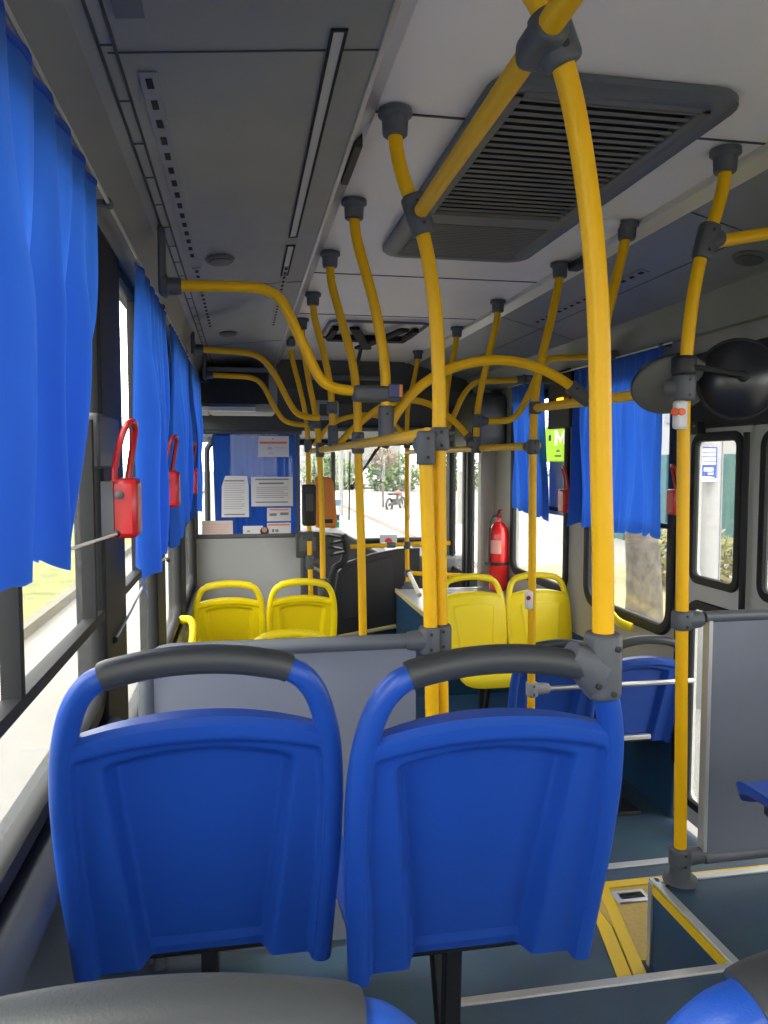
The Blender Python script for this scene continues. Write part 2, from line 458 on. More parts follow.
# side walls ---------------------------------------------------------------
def wall_cell(bm, X, th, Y0, Y1, Z0, Z1, hole):
    """a wall panel with a rounded window opening; hole = (y0,y1,z0,z1,r)"""
    y0, y1, z0, z1, r = hole
    inn = rrect(y0, y1, z0, z1, r, 6); cy, cz = (y0+y1)/2, (z0+z1)/2
    out = []
    n = 7
    corners = [(Y1, Z1), (Y0, Z1), (Y0, Z0), (Y1, Z0)]
    for i, (y, z) in enumerate(inn):
        ci = i//n; k = i % n
        Yc, Zc_ = corners[ci]
        f = (k/(n-1))
        # walk along the outer rectangle around this corner
        hy = (Yc-cy); hz = (Zc_-cz)
        if ci in (0, 2):
            p = (Yc, cz+hz*(f*2)) if f < .5 else (cy+hy*(2-2*f), Zc_)
            if f == .5: p = (Yc, Zc_)
        else:
            p = (cy+hy*(f*2), Zc_) if f < .5 else (Yc, cz+hz*(2-2*f))
            if f == .5: p = (Yc, Zc_)
        # keep the hole's own projection where possible
        out.append(p)
    fr = [bm.verts.new((X, y, z)) for y, z in inn]; fo = [bm.verts.new((X, y, z)) for y, z in out]
    br = [bm.verts.new((X+th, y, z)) for y, z in inn]; bo = [bm.verts.new((X+th, y, z)) for y, z in out]
    N = len(inn)
    for i in range(N):
        j = (i+1) % N
        for q in ((fr[i], fr[j], fo[j], fo[i]), (br[i], bo[i], bo[j], br[j]), (fr[i], br[i], br[j], fr[j])):
            try: bm.faces.new(q)
            except ValueError: pass

nwin = [0]
def window(X, side, hole, bars=(), label=None, split=None, frame=.022, M=RUBBER):
    nwin[0] += 1
    y0, y1, z0, z1, r = hole
    bm = B()
    pts = [(X, y, z) for y, z in rrect(y0, y1, z0, z1, r, 6)]
    sweep(bm, pts, .022, frame, seg=10, closed=True, hint=(1, 0, 0), p=3)
    w_ = struct('window_%d' % nwin[0], bm, M, label=label)
    g = X - side*.0 + side*.012
    bm = B(); prism(bm, rrect(y0, y1, z0, z1, r, 6), 'x', g-.002, g+.002); obj('window_glass', bm, GLASS, w_)
    for k, (a, b) in enumerate(bars):
        bm = B(); a, b = Vector(a), Vector(b); sweep(bm, [a, b], .018, .014, seg=8, hint=(1, 0, 0), p=5); obj('window_bar', bm, RUBBER, w_)
    return w_

# left wall: pitch of the windows 1.27 m
LW = [(-1.42, -.52, -.62), (-.20, .80, -.62), (1.04, 2.09, -.64), (2.42, 3.30, -.9), (3.62, 4.55, -.9), (4.87, 5.80, -.9)]
cells = [(-1.6, -.36), (-.36, .92), (.92, 2.255), (2.255, 3.46), (3.46, 4.71), (4.71, 6.0)]
bm = B()
for (y0, y1, z0), (a, b) in zip(LW, cells):
    wall_cell(bm, XL, -.05, a, b, -2.0, .62, (y0, y1, z0, .575, .09))
box2(bm, XL-.05, XL, 6.0, 8.6, -2.0, -.75); box2(bm, XL-.05, XL, 6.0, 8.6, .35, .62)
box2(bm, XL-.05, XL, 6.0, 6.55, -.75, .35)
struct('wall_left', bm, mat('dark_window_surround', (.03, .032, .035), .55, spec=.3))
bm = B(); box2(bm, XL-.001, XL+.012, -1.6, 2.26, ZP, -.70); box2(bm, XL-.001, XL+.012, 2.26, 6.0, ZF, -.98)
struct('baseboard_left', bm, WALLG, label='blue grey lining below the left windows')
for i, (y0, y1, z0) in enumerate(LW):
    zr = -.40
    bars = []
    xg = XL+.005
    if i >= 2:
        bars = [((xg, y0, zr), (xg, y1, zr))]
        if i == 2: bars += [((xg, 1.33, zr), (xg, 1.33, .57)), ((xg, 1.98, zr), (xg, 1.98, .1))]
        else: bars += [((xg, y0+.42, zr), (xg, y0+.42, .57))]
    window(XL, -1, (y0, y1, z0, .575, .09), bars)
# dark pillars between the left windows
for (a, b) in ((.80, 1.04), (2.09, 2.42), (3.30, 3.62), (4.55, 4.87), (5.80, 6.1)):
    bm = B(); box2(bm, XL-.01, XL+.026, a-.01, b+.01, -.95, .60)
    struct('trim_%d' % (10+nwin[0]), bm, RUBBER, bevel=.01, label='dark window pillar'); nwin[0] += 1
nwin[0] = 6
bm = B()
box2(bm, XL, XL+.03, 2.02, 2.34, -.02, .12)
struct('trim_30', bm, HEADER, bevel=.008, label='dark latch cover on the window pillar')
# sill tubes
bm = B(); sweep(bm, [(XL+.03, -1.5, -.72), (XL+.03, 2.1, -.72)], .045, .04, seg=14, hint=(0, 0, 1))
struct('trim_31', bm, PANELD, label='rounded grey sill rail under the near left window')
bm = B(); sweep(bm, [(XL+.025, 2.3, -1.0), (XL+.025, 6.3, -1.0)], .05, .035, seg=14, hint=(0, 0, 1))
struct('trim_32', bm, PANELD, label='rounded grey sill rail under the forward left windows')

# right wall
RW = [(3.52, 4.48, -.87, .47), (4.80, 5.84, -.87, .47)]
bm = B()
for (y0, y1, z0, z1), (a, b) in zip(RW, ((3.44, 4.64), (4.64, 5.95))):
    wall_cell(bm, XR, .05, a, b, -2.0, .6, (y0, y1, z0, z1, .11))
box2(bm, XR, XR+.05, 5.95, 6.5, -2.0, .6)
box2(bm, XR, XR+.05, -1.6, 1.95, -2.0, -.62); box2(bm, XR, XR+.05, -1.6, 1.95, .45, .6)
box2(bm, XR, XR+.05, 1.55, 1.95, -.62, .45); box2(bm, XR, XR+.05, .2, .45, -.62, .45); box2(bm, XR, XR+.05, -1.6, -1.35, -.62, .45)
box2(bm, XR, XR+.05, 1.95, 3.44, .42, .6)
box2(bm, XR, XR+.05, 6.5, 8.6, .25, .6)
struct('wall_right', bm, CREAM)
bm = B(); box2(bm, XR-.012, XR+.001, 3.46, 5.28, ZF, -1.12)
struct('baseboard_right', bm, FLOORB, label='blue vinyl kick panel under the right windows')
window(XR, 1, (.45, 1.55, -.62, .45, .08)); window(XR, 1, (-1.35, .2, -.62, .45, .08))
for (y0, y1, z0, z1) in RW:
    xg = XR-.005
    window(XR, 1, (y0, y1, z0, z1, .11), [((xg, y0, -.33), (xg, y1, -.33))], frame=.032)

# front end ------------------------------------------------------------------
bm = B()
box2(bm, XL-.05, XR+.05, 8.55, 8.62, -2.0, -.9)      # below the windscreen
box2(bm, XL-.05, XR+.05, 8.55, 8.62, .2, .95)
struct('wall_front', bm, HEADER)
bm = B(); pts = [(x, 8.55, z) for x, z in rrect(XL, XR, -.9, .2, .1, 5)]
sweep(bm, pts, .03, .03, seg=8, closed=True, hint=(0, 1, 0))
wf = struct('window_20', bm, RUBBER, label='windscreen with black rubber edge')
bm = B(); prism(bm, rrect(XL, XR, -.9, .2, .1, 5), 'y', 8.57, 8.575); obj('window_glass', bm, GLASS, wf)
# rear wall behind the viewer
bm = B()
box2(bm, XL-.05, XR+.05, -1.65, -1.6, -2.0, -.5); box2(bm, XL-.05, XR+.05, -1.65, -1.6, .55, .95)
box2(bm, XL-.05, XL+.15, -1.65, -1.6, -.5, .55); box2(bm, XR-.15, XR+.05, -1.65, -1.6, -.5, .55)
struct('wall_back', bm, WALLG)
bm = B(); pts = [(x, -1.6, z) for x, z in rrect(XL+.15, XR-.15, -.5, .55, .1, 5)]
sweep(bm, pts, .03, .02, seg=8, closed=True, hint=(0, 1, 0))
wb = struct('window_21', bm, RUBBER)
bm = B(); prism(bm, rrect(XL+.15, XR-.15, -.5, .55, .1, 5), 'y', -1.63, -1.625); obj('window_glass', bm, GLASS, wb)
# roof outside skin
bm = B(); box2(bm, XL-.06, XR+.06, -1.66, 8.64, .955, .99)
struct('ceiling_outer', bm, WHITEC, label='outer roof skin of the bus')

# header over the driver -------------------------------------------------------
bm = B()
prism(bm, [(6.72, ZC+.01), (6.72, .62), (6.95, .52), (7.0, .27), (8.54, .24), (8.54, ZC+.01)], 'x', XL, XR)
struct('ceiling_front', bm, HEADER, label='dark destination box above the windscreen', bevel=.01)
bm = B()
box2(bm, .55, 1.25, 6.66, 6.73, .70, .74); box2(bm, .55, 1.8, 6.95, 6.995, .28, .31)
struct('trim_33', bm, GRILLE, bevel=.01, label='grey ledges on the front header')
t = thing('overhead_compartment', 'dark box with an angular front above the driver partition', 'compartment', (-.1, 6.2, .5))
bm = B(); prism(bm, [(5.9, .70), (5.95, .42), (6.05, .38), (6.7, .38), (6.7, .72)], 'x', -.26, .265)
prism(bm, [(5.9, .592), (5.95, .42), (6.05, .38), (6.7, .38), (6.7, .592)], 'x', XL+.005, -.26); obj('body', bm, DUCT, t, .02)
bm = B()
prism(bm, [(5.885, .66), (5.93, .43), (5.95, .43), (5.905, .66)], 'x', -.24, .2)
prism(bm, [(5.897, .58), (5.93, .43), (5.95, .43), (5.917, .58)], 'x', XL+.08, -.24); obj('front_panel', bm, DARKH, t)
bm = B(); box2(bm, XL+.07, .1, 5.92, 6.0, .375, .405); obj('lamp_strip', bm, LIGHTP, t)
# number display / small screen with sticker
t = thing('front_display', 'small pale clock display under the front header', 'display', (.62, 6.7, .42))
bm = B(); box(bm, (.72, 6.72, .44), (.22, .05, .17)); obj('housing', bm, mat('pale_grey_case', (.38, .38, .38), .4), t, .02)
bm = B(); box(bm, (.73, 6.69, .44), (.14, .006, .1)); obj('screen', bm, HEADER, t)
def text(name, body, size, loc, rot, M, parent, ext=.001, align='CENTER', bold=0):
    cu = bpy.data.curves.new(name, 'FONT'); cu.body = body; cu.size = size; cu.extrude = ext; cu.offset = bold; cu.align_x = align; cu.align_y = 'CENTER'
    tmp = bpy.data.objects.new(name, cu); COL.objects.link(tmp); bpy.context.view_layer.update()
    me = bpy.data.meshes.new_from_object(tmp.evaluated_get(bpy.context.evaluated_depsgraph_get()))
    bpy.data.objects.remove(tmp)
    o = bpy.data.objects.new(name, me); COL.objects.link(o); me.materials.clear(); me.materials.append(M)
    o.matrix_basis = Matrix.Translation(loc) @ rot.to_4x4()
    if parent is not None: o.parent = parent; o.matrix_parent_inverse = world_of(parent).inverted()
    return o
RY = Matrix.Rotation(math.pi/2, 3, 'X')                 # faces -Y
RXR = Matrix.Rotation(-math.pi/2, 3, 'Z') @ RY          # on the right wall, faces -X

# ================================================================== SEATS
def seat(name, label, cat, loc, plastic, hmat, group, face=1, floor_drop=.0, leg=True, arm=None):
    """a moulded bus seat; local origin on its floor under the backrest, facing +Y (face=1) or -Y"""
    t = bpy.data.objects.new(name, None); COL.objects.link(t); t.empty_display_size = .05
    t['label'] = label; t['category'] = cat
    if group: t['group'] = group
    def lean(z): return -.22*(z-.45)
    # outer contour (half), x of the outside of the rim against z
    con = [(.209, .402), (.2145, .50), (.2205, .60), (.2225, .71), (.2185, .785), (.2085, .846), (.190, .899), (.163, .934), (.128, .953)]
    def half_w(z):
        for (x0, z0), (x1, z1) in zip(con, con[1:]):
            if z0 <= z <= z1: return x0+(x1-x0)*(z-z0)/(z1-z0)
        return con[0][0] if z < con[0][1] else con[-1][0]
    bm = B()
    NU, NV = 120, 84
    def ss(a, b, x):
        q = max(0, min(1, (x-a)/(b-a))); return q*q*(3-2*q)
    back, front = [], []
    for j in range(NV+1):
        rb_, rf_ = [], []
        for i in range(NU+1):
            u = -1+2*i/NU
            ztop = .858 - .028*abs(u)**2.2
            v = j/NV
            z = .405+(ztop-.405)*v
            hw = half_w(z)-.02
            x = u*hw
            ax = abs(x)
            # recess limits
            rx = .108+.034*min(1, (z-.45)/.33)
            d = 0.040*(1-ss(rx-.015, rx+.007, ax))*(1-ss(.800-1.1*ax**2-.016, .800-1.1*ax**2+.008, z))
            d += 0.018*(1-ss(hw-.022, hw-.012, ax))*(1-ss(ztop-.045-.5*ax**2*0, ztop-.034, z))
            # edge roll at the top
            d += .012*ss(ztop-.012, ztop, z)
            yb = lean(z)+d-.006
            yf = lean(z)+.036+.020*(1-abs(u)**2) - .01*ss(ztop-.02, ztop, z)
            yf = max(yf, yb+.006)
            rb_.append(bm.verts.new((x, yb, z))); rf_.append(bm.verts.new((x, yf, z)))
        back.append(rb_); front.append(rf_)
    for j in range(NV):
        for i in range(NU):
            bm.faces.new((back[j][i], back[j][i+1], back[j+1][i+1], back[j+1][i]))
            bm.faces.new((front[j][i], front[j+1][i], front[j+1][i+1], front[j][i+1]))
    for j in range(NV):
        bm.faces.new((back[j][0], back[j+1][0], front[j+1][0], front[j][0]))
        bm.faces.new((back[j][NU], front[j][NU], front[j+1][NU], back[j+1][NU]))
    for i in range(NU):
        bm.faces.new((back[0][i], front[0][i], front[0][i+1], back[0][i+1]))
        bm.faces.new((back[NV][i], back[NV][i+1], front[NV][i+1], front[NV][i]))
    # rim tubes ending in the horns
    for s in (-1, 1):
        pts = []
        for k, (x, z) in enumerate(con):
            nx, nz = (1, 0) if k < 5 else ((.97, .25), (.8, .6), (.5, .87), (.2, .98))[k-5]
            pts.append((s*(x-.0195*nx), lean(z)+.012, z-.0195*nz))
        P = smooth_path(pts, 5)
        n = len(P)
        ra = [.0185*(1 if i < n-4 else .97-.03*(i-n+4)) for i in range(n)]
        rb = [.0205*(1 if i < n-4 else .97-.03*(i-n+4)) for i in range(n)]
        sweep(bm, P, rb, ra, seg=14, hint=(0, 1, 0), p=2.5)
    bk = obj('backrest', bm, plastic, t, angle=50)
    bm = B()
    hp = [(sx*x, lean(.94)+.012, z) for sx, x, z in ((-1, .134, .9295), (-1, .118, .935), (-1, .06, .9455), (1, 0, .949), (1, .06, .9455), (1, .118, .935), (1, .134, .9295))]
    P = smooth_path(hp, 5)
    sweep(bm, P, .0225, .0208, seg=14, hint=(0, 1, 0), p=2.6)
    obj('grab_handle', bm, hmat, t, angle=50)
    # cushion pan
    bm = B(); NU, NV = 24, 22
    top, bot = [], []
    for j in range(NV+1):
        a, c = [], []
        v = j/NV; yy = .055+.385*v
        for i in range(NU+1):
            u = -1+2*i/NU
            hw = .205+.013*math.sin(v*math.pi*.6)
            rr = max(0, (v-.84)/.16); hw *= math.sqrt(max(0.05, 1-.28*rr**2))
            x = u*hw
            zz = .462 - .022*math.sin(math.pi*min(1, v*1.15))*(1-abs(u)**3) + .008*abs(u)**4 - .045*max(0, (v-.78)/.22)**2
            y_ = yy - .018*max(0, v-.8)/.2*abs(u)**4
            a.append(bm.verts.new((x, y_, zz))); c.append(bm.verts.new((x*.97, y_*.985, zz-.04+.012*abs(u)**4)))
        top.append(a); bot.append(c)
    for j in range(NV):
        for i in range(NU):
            bm.faces.new((top[j][i], top[j][i+1], top[j+1][i+1], top[j+1][i])); bm.faces.new((bot[j][i], bot[j+1][i], bot[j+1][i+1], bot[j][i+1]))
    for j in range(NV):
        bm.faces.new((top[j][0], top[j+1][0], bot[j+1][0], bot[j][0])); bm.faces.new((top[j][NU], bot[j][NU], bot[j+1][NU], top[j+1][NU]))
    for i in range(NU):
        bm.faces.new((top[0][i], bot[0][i], bot[0][i+1], top[0][i+1])); bm.faces.new((top[NV][i], top[NV][i+1], bot[NV][i+1], bot[NV][i]))
    obj('cushion', bm, plastic, t, angle=60)
    bm = B()
    box2(bm, -.16, -.12, .08, .36, .385, .42); box2(bm, .12, .16, .08, .36, .385, .42); box2(bm, -.17, .17, .085, .12, .38, .43); box2(bm, -.17, .17, .28, .33, .375, .415)
    obj('seat_frame', bm, BLACK, t, .004)
    bm = B()
    sweep(bm, [(0, .14, .40), (0, .16, .02)], .022, .022, seg=4, hint=(1, 1, 0)); box2(bm, -.09, .09, .08, .24, 0, .02)
    sweep(bm, [(0, .31, .39), (0, .17, .05)], .014, .02, seg=6, hint=(1, 0, 0), p=4)
    obj('leg', bm, BLACK, t, .003)
    t.location = loc
    if face < 0: t.rotation_euler = (0, 0, math.pi)
    return t

def place(src, loc, label, face=1, rz=None):
    c = copy_tree(src); c.location = loc; c['label'] = label
    c.rotation_euler = (0, 0, (math.pi if face < 0 else 0) if rz is None else rz)
    return c
s0 = seat('bus_seat', 'blue bus seat with charcoal handle, left of the two nearest full backs', 'seat', (-.069, 1.24, ZP+.01), BLUE, HANDLE, 'blue bus seats')
s0b = place(s0, (.366, 1.163, ZP+.01), 'blue bus seat clamped to the tall yellow pole, right of the nearest full backs')
s1 = place(s0, (-.078, .505, ZP), 'blue bus seat cut off at the bottom left, showing mostly its charcoal handle')
s2 = place(s0, (.428, .487, ZP-.006), 'blue bus seat cut off at the bottom right corner, showing its blue shoulder')
s3 = place(s0, (1.405, 1.275, ZP), 'blue seat at the right edge, only its cushion seen above the raised step')
s4 = place(s0, (1.44, 3.43, ZF-.01+.03), 'low blue seat behind the tall pole, inner of the pair near the rear door')
s5 = place(s0, (1.885, 3.43, ZF-.01+.03), 'low blue seat by the right wall, outer of the pair near the rear door')
for s in (s4, s5): s.location.z = ZF
y0 = seat('bus_seat', 'yellow bus seat against the left wall, left of the far pair', 'seat', (-.092, 4.8, -1.69), YSEAT, YSEAT, 'yellow bus seats')
y1 = place(y0, (.352, 4.8, -1.69), 'yellow bus seat right of the far left pair, clamped to a thin pole')
y2 = place(y0, (.215, 3.78, -1.78), 'single yellow seat just ahead of the grey partition, only its curved top seen')
y3 = place(y0, (1.43, 4.62, -1.69), 'yellow seat facing the rear on the right side, inner of the pair by the aisle', -1)
y4 = place(y0, (1.872, 4.62, -1.69), 'yellow seat facing the rear, outer of the pair against the right wall', -1)
# low podiums under the yellow seats
bm = B(); box2(bm, XL, .58, 4.55, 5.4, ZF, -1.69)
struct('floor_podium', bm, FLOORB, label='low blue podium under the left yellow seats')
bm = B(); box2(bm, 1.2, XR, 4.0, 5.28, ZF, -1.69)
struct('floor_podium_right', bm, FLOORB, label='low blue podium under the rear facing yellow seats')

# ================================================================== POLES AND RAILS
def to_floor(P, z): 
    p = P[-1].copy(); P.append(Vector((p.x, p.y, z))); return P
def ceiling_bracket(t, p, yonly=False):
    bm = B(); p = Vector(p)
    lathe(bm, [(.042, 0), (.043, -.014), (.033, -.022), (.031, -.06), (.027, -.064)], (p.x, p.y, ZC-.003), seg=20)
    obj('ceiling_bracket', bm, CLAMP, t)
def floor_flange(t, p):
    bm = B(); lathe(bm, [(.05, 0), (.048, .01), (.032, .014), (.03, .05), (.024, .055)], p, seg=20)
    obj('floor_flange', bm, CLAMP, t)
def clamp(t, p, d, L=.085, r=.0265, stub=None, sl=.05, name='clamp', sr=.024, screws=True, M=None):
    """a moulded sleeve round the tube at p along d, with an optional stub towards `stub`"""
    p, d = Vector(p), Vector(d).normalized()
    bm = B(); cyl_round(bm, p-d*L/2, p+d*L/2, r, seg=18, p=2.6)
    if stub is not None:
        for s_ in (stub if isinstance(stub, list) else [stub]):
            s_ = Vector(s_).normalized()
            P = [p, p+s_*(sl*.5), p+s_*sl*.9, p+s_*sl]
            sweep(bm, P, [r*.98, sr*1.06, sr, sr*.9], [min(L*.5, r*1.25), sr*1.12, sr, sr*.9], seg=16, hint=tuple(d.orthogonal()))
    o = obj(name, bm, M or CLAMP, t, angle=40)
    if screws:
        n = Vector((0, -1, 0)) if abs(d.y) < .7 else Vector((-.6, 0, -.8))
        n = (n-d*n.dot(d)).normalized()
        for k in (-.28, .28):
            bm = B(); c = p+d*(L*k)+n*(r*.97)
            lathe(bm, [(.0045, -.001), (.0045, .0015), (.003, .0022)], c, n, seg=8)
            obj('screw', bm, BLACK, o)
    return o
def pole(label, pts, Ys, zbot=None, top=True, flange=None, group='yellow grab poles', name='grab_pole', r=R):
    P = [at(u, v, Y=(Ys if not isinstance(Ys, (list, tuple)) else Ys[i])) for i, (u, v) in enumerate(pts)]
    if top: 
        P[0].z = min(P[0].z, ZC-.03)
    if zbot is not None: to_floor(P, zbot)
    t = thing(name, label, 'pole', P[-1], group)
    bm = B()
    Q = smooth_path(P if zbot is None else P[:-1], 6) + ([P[-1]] if zbot is not None else [])
    sweep(bm, Q, r, seg=14)
    obj('pole_tube', bm, YEL, t)
    if top: ceiling_bracket(t, P[0])
    if flange: floor_flange(t, P[-1])
    return t, Q
def rail(label, P, group='yellow grab rails', name='grab_rail', M=None, r=R, smooth=True):
    P = [Vector(p) for p in P]
    t = thing(name, label, 'rail', P[0], group)
    bm = B(); sweep(bm, smooth_path(P, 6) if smooth else P, r, seg=14); obj('rail_tube', bm, M or YEL, t)
    return t
Xr = .468; ZR = .068       # left lower rail
Xq = 1.285; ZQ = .068; ZU = .225

# A: the big near pole on the right seat's corner
ptsA = [(603, 640), (603, 560), (601, 470), (600, 380), (598, 310), (592, 230), (583, 160), (571, 95), (555, 40), (540, 5), (527, -30)]
YA = [1.07, 1.07, 1.068, 1.066, 1.062, 1.058, 1.054, 1.05, 1.045, 1.04, 1.035]
PA = [at(u, v, Y=Y) for (u, v), Y in zip(ptsA, YA)]
PA.append(Vector((.385, 1.03, .80))); PA.append(Vector((.378, 1.03, .86)))
tA = thing('grab_pole', 'tall thick yellow pole nearest the viewer, rising from the blue seat corner', 'pole', PA[0], 'yellow grab poles')
bm = B(); sweep(bm, smooth_path([PA[0]-Vector((0, 0, .06))]+PA, 6), .0163, seg=18); obj('pole_tube', bm, YEL, tA)
ceiling_bracket(tA, PA[-1])
# seat clamp at its foot
bm = B(); c = PA[0]
cyl_round(bm, c+Vector((0, 0, .012)), c-Vector((0, 0, .088)), .026, seg=20, p=3.0, hint=(1, 0, 0))
sweep(bm, [c+Vector((-.055, 0, -.02)), c+Vector((-.03, 0, -.035)), c+Vector((-.005, 0, -.05))], [.022, .03, .04], [.024, .027, .027], seg=14, hint=(0, 0, 1), p=2.6)
o = obj('seat_clamp', bm, CLAMP, tA, angle=45)
for dx, dz in ((.012, -.01), (-.018, -.07), (.006, -.085)):
    bm = B(); lathe(bm, [(.005, -.002), (.005, .0015), (.003, .002)], c+Vector((dx, -.0258, dz*.9)), (0, -1, 0), seg=8); obj('screw', bm, BLACK, o)
JA = PA[8]
bm = B(); dA = (PA[9]-PA[7]).normalized()
cyl_round(bm, JA-dA*.036, JA+dA*.04, .026, seg=20, p=3)
cyl_round(bm, JA+Vector((-.02, -.045, -.002)), JA+Vector((-.02, .045, -.002)), .0235, seg=20, p=3)
o = obj('ceiling_joint', bm, CLAMP, tA, angle=45)
for q in (-.025, .02):
    bm = B(); lathe(bm, [(.0055, -.002), (.0055, .0015), (.003, .002)], JA+dA*q*.7+Vector((-.002, -.026, 0)), (0, -1, -.2), seg=8); obj('screw', bm, BLACK, o)

tB, QB = pole('tall yellow pole, longer of the twin poles rising to the ceiling beside the grille', [(395, 125), (396, 145), (401, 170), (409, 195), (418, 218), (428, 258), (436, 320), (439, 390), (439, 440), (440, 560), (442, 715)], 1.93, zbot=ZP, flange=True)
JB = at(418, 215, Y=1.93)
clamp(tB, JB, Vector((.35, 0, -1)), L=.1, r=.03, stub=(0, -1, 0), sl=.04)
clamp(tB, at(439, 439, Y=1.93), (0, 0, 1), L=.06, r=.0255, stub=(-1, -.3, 0), sl=.03)
clamp(tB, at(441, 637, Y=1.93), (0, 0, 1), L=.07, r=.027)
tC, QC = pole('shorter yellow pole of the twin poles, ending at the horizontal rail', [(425, 436), (427, 500), (430, 600), (432, 715)], 1.90, zbot=ZP, top=False, flange=True)
clamp(tC, at(426, 448, Y=1.9), (0, 0, 1), L=.085, r=.0235, stub=(-.1, .6, .2), sl=.04)
clamp(tC, at(429, 640, Y=1.9), (0, 0, 1), L=.07, r=.027, stub=(-1, 0, 0), sl=.06)
# roof rail from A to B and on behind
a = Vector((JB.x, JB.y-.03, JB.z)); d = (JA+Vector((-.022, 0, 0))-a)
rail('short yellow roof rail running past the air conditioning grille to the near joint', [a, a+d, a+d*1.9], smooth=False)

tD, QD = pole('yellow pole hanging from the ceiling to the grey box joint with a sticker', [(354, 213), (356, 235), (365, 270), (376, 312), (384, 360), (386, 400), (386, 440)], 2.6)
JD = at(385, 392, Y=2.6)
clamp(tD, at(386, 425, Y=2.6), (0, 0, 1), L=.13, r=.026, stub=(0, -.9, -.3), sl=.02)
bm = B(); cc = at(377, 394, Y=2.6); box(bm, cc, (.17, .055, .055)); o = obj('joint_box', bm, CLAMP, tD, .014)
bm = B(); box(bm, at(396, 391, Y=2.57), (.05, .006, .045)); bx = obj('sticker', bm, mat('blue_sticker', (.04, .05, .2), .4), o, .003)
bm = B(); box(bm, at(401, 391, Y=2.568), (.012, .006, .042)); obj('sticker_tip', bm, ORANGE, o, .002)

tE, QE = pole('yellow pole from ceiling to floor behind the grey partition, left of the twin poles', [(330, 265), (332, 285), (342, 322), (352, 360), (357, 400), (358, 445), (361, 540), (363, 636)], 3.25, zbot=ZF, flange=True)
clamp(tE, at(358, 443, Y=3.25), (0, 0, 1), L=.09, r=.027, stub=(0, -.9, 0), sl=.04)
tF, QF = pole('yellow pole hanging from ceiling to rail, fourth back on the left row', [(313, 303), (315, 320), (323, 350), (330, 385), (332, 410), (333, 440)], 4.05)
clamp(tF, at(332, 408, Y=4.05), (0, 0, 1), L=.06, r=.028); clamp(tF, at(333, 436, Y=4.05), (0, 0, 1), L=.11, r=.027)
tG, QG = pole('yellow pole standing at the corner of the far yellow seat', [(302, 330), (303, 346), (309, 382), (315, 412), (319, 447), (322, 520), (323, 590)], 4.78)
clamp(tG, at(316, 423, Y=4.78), (0, 0, 1), L=.07, r=.03, stub=(-1, -.2, 0), sl=.05)
clamp(tG, at(320, 450, Y=4.78), (0, 0, 1), L=.09, r=.026)
clamp(tG, at(323, 587, Y=4.78), (0, 0, 1), L=.11, r=.032)
tH, QH = pole('farthest yellow pole of the left row, carrying the black card reader', [(291, 350), (293, 362), (299, 385), (305, 412), (308, 440), (309, 520), (311, 600)], 5.5, zbot=ZF, flange=True)
clamp(tH, at(308, 446, Y=5.5), (0, 0, 1), L=.09, r=.027); clamp(tH, at(309, 536, Y=5.5), (0, 0, 1), L=.07, r=.028, stub=(-1, 0, 0), sl=.05)
clamp(tH, at(310, 562, Y=5.5), (0, 0, 1), L=.1, r=.03, stub=(1, -.2, 0), sl=.06)

tRa, QRa = pole('yellow pole standing on the raised step at right, mirrors fixed to it', [(725, 172), (722, 192), (714, 220), (704, 246), (696, 280), (690, 320), (686, 362), (684, 400), (683, 500), (682, 620), (680, 880)], 2.0, flange=True)
JR = at(706, 242, Y=2.0)
clamp(tRa, JR, Vector((-.25, 0, -1)), L=.1, r=.028, stub=(1, 0, .3), sl=.05)
clamp(tRa, at(684, 366, Y=2.0), (0, 0, 1), L=.055, r=.032, M=BLACK)
clamp(tRa, at(684, 388, Y=2.0), (0, 0, 1), L=.075, r=.03, stub=(-.7, .7, 0), sl=.05)
clamp(tRa, at(682, 620, Y=2.0), (0, 0, 1), L=.055, r=.028, stub=(1, 0, 0), sl=.06)
clamp(tRa, at(680, 857, Y=2.0), (0, 0, 1), L=.06, r=.03, stub=(1, 0, 0), sl=.07)
tRb, QRb = pole('yellow pole partly behind the near thick pole, hanging from the right ceiling rail', [(627, 231), (622, 255), (614, 288), (606, 322), (602, 360), (601, 398)], 2.66)
clamp(tRb, at(601, 400, Y=2.66), (0, 0, 1), L=.06, r=.027)
tRc, QRc = pole('yellow pole from ceiling to floor in front of the rear facing yellow seats', [(560, 271), (557, 292), (549, 328), (540, 365), (535, 400), (533, 450), (532, 600), (531, 710)], 3.25, zbot=ZF, flange=True)
clamp(tRc, at(535, 408, Y=3.25), (0, 0, 1), L=.055, r=.027, stub=(.2, -.9, 0), sl=.03)
clamp(tRc, at(533, 447, Y=3.25), (0, 0, 1), L=.065, r=.028, stub=(-.2, .9, 0), sl=.05)
clamp(tRc, at(532, 689, Y=3.25), (0, 0, 1), L=.065, r=.027, stub=(1, 0, 0), sl=.08, M=mat('pale_grey_clamp', (.3, .31, .34), .5))
tRd, QRd = pole('yellow pole hanging at right ahead of the wall pole, ending on the right rail', [(498, 307), (496, 325), (488, 358), (480, 395), (477, 420), (476, 447)], 4.05)
clamp(tRd, at(477, 421, Y=4.05), (0, 0, 1), L=.07, r=.03, stub=(1, 0, 0), sl=.06)
clamp(tRd, at(476, 445, Y=4.05), (0, 0, 1), L=.09, r=.027, stub=(-.8, 0, .3), sl=.05)
tRe, QRe = pole('yellow pole mostly hidden behind the twin poles, right row', [(457, 333), (455, 348), (449, 378), (446, 405), (446, 450)], 4.9)
clamp(tRe, at(446, 446, Y=4.9), (0, 0, 1), L=.1, r=.027)
tRf, QRf = pole('thin far yellow pole standing on the white topped box', [(418, 357), (415, 375), (409, 402), (407, 430), (407, 545), (408, 588)], 6.0, flange=True)
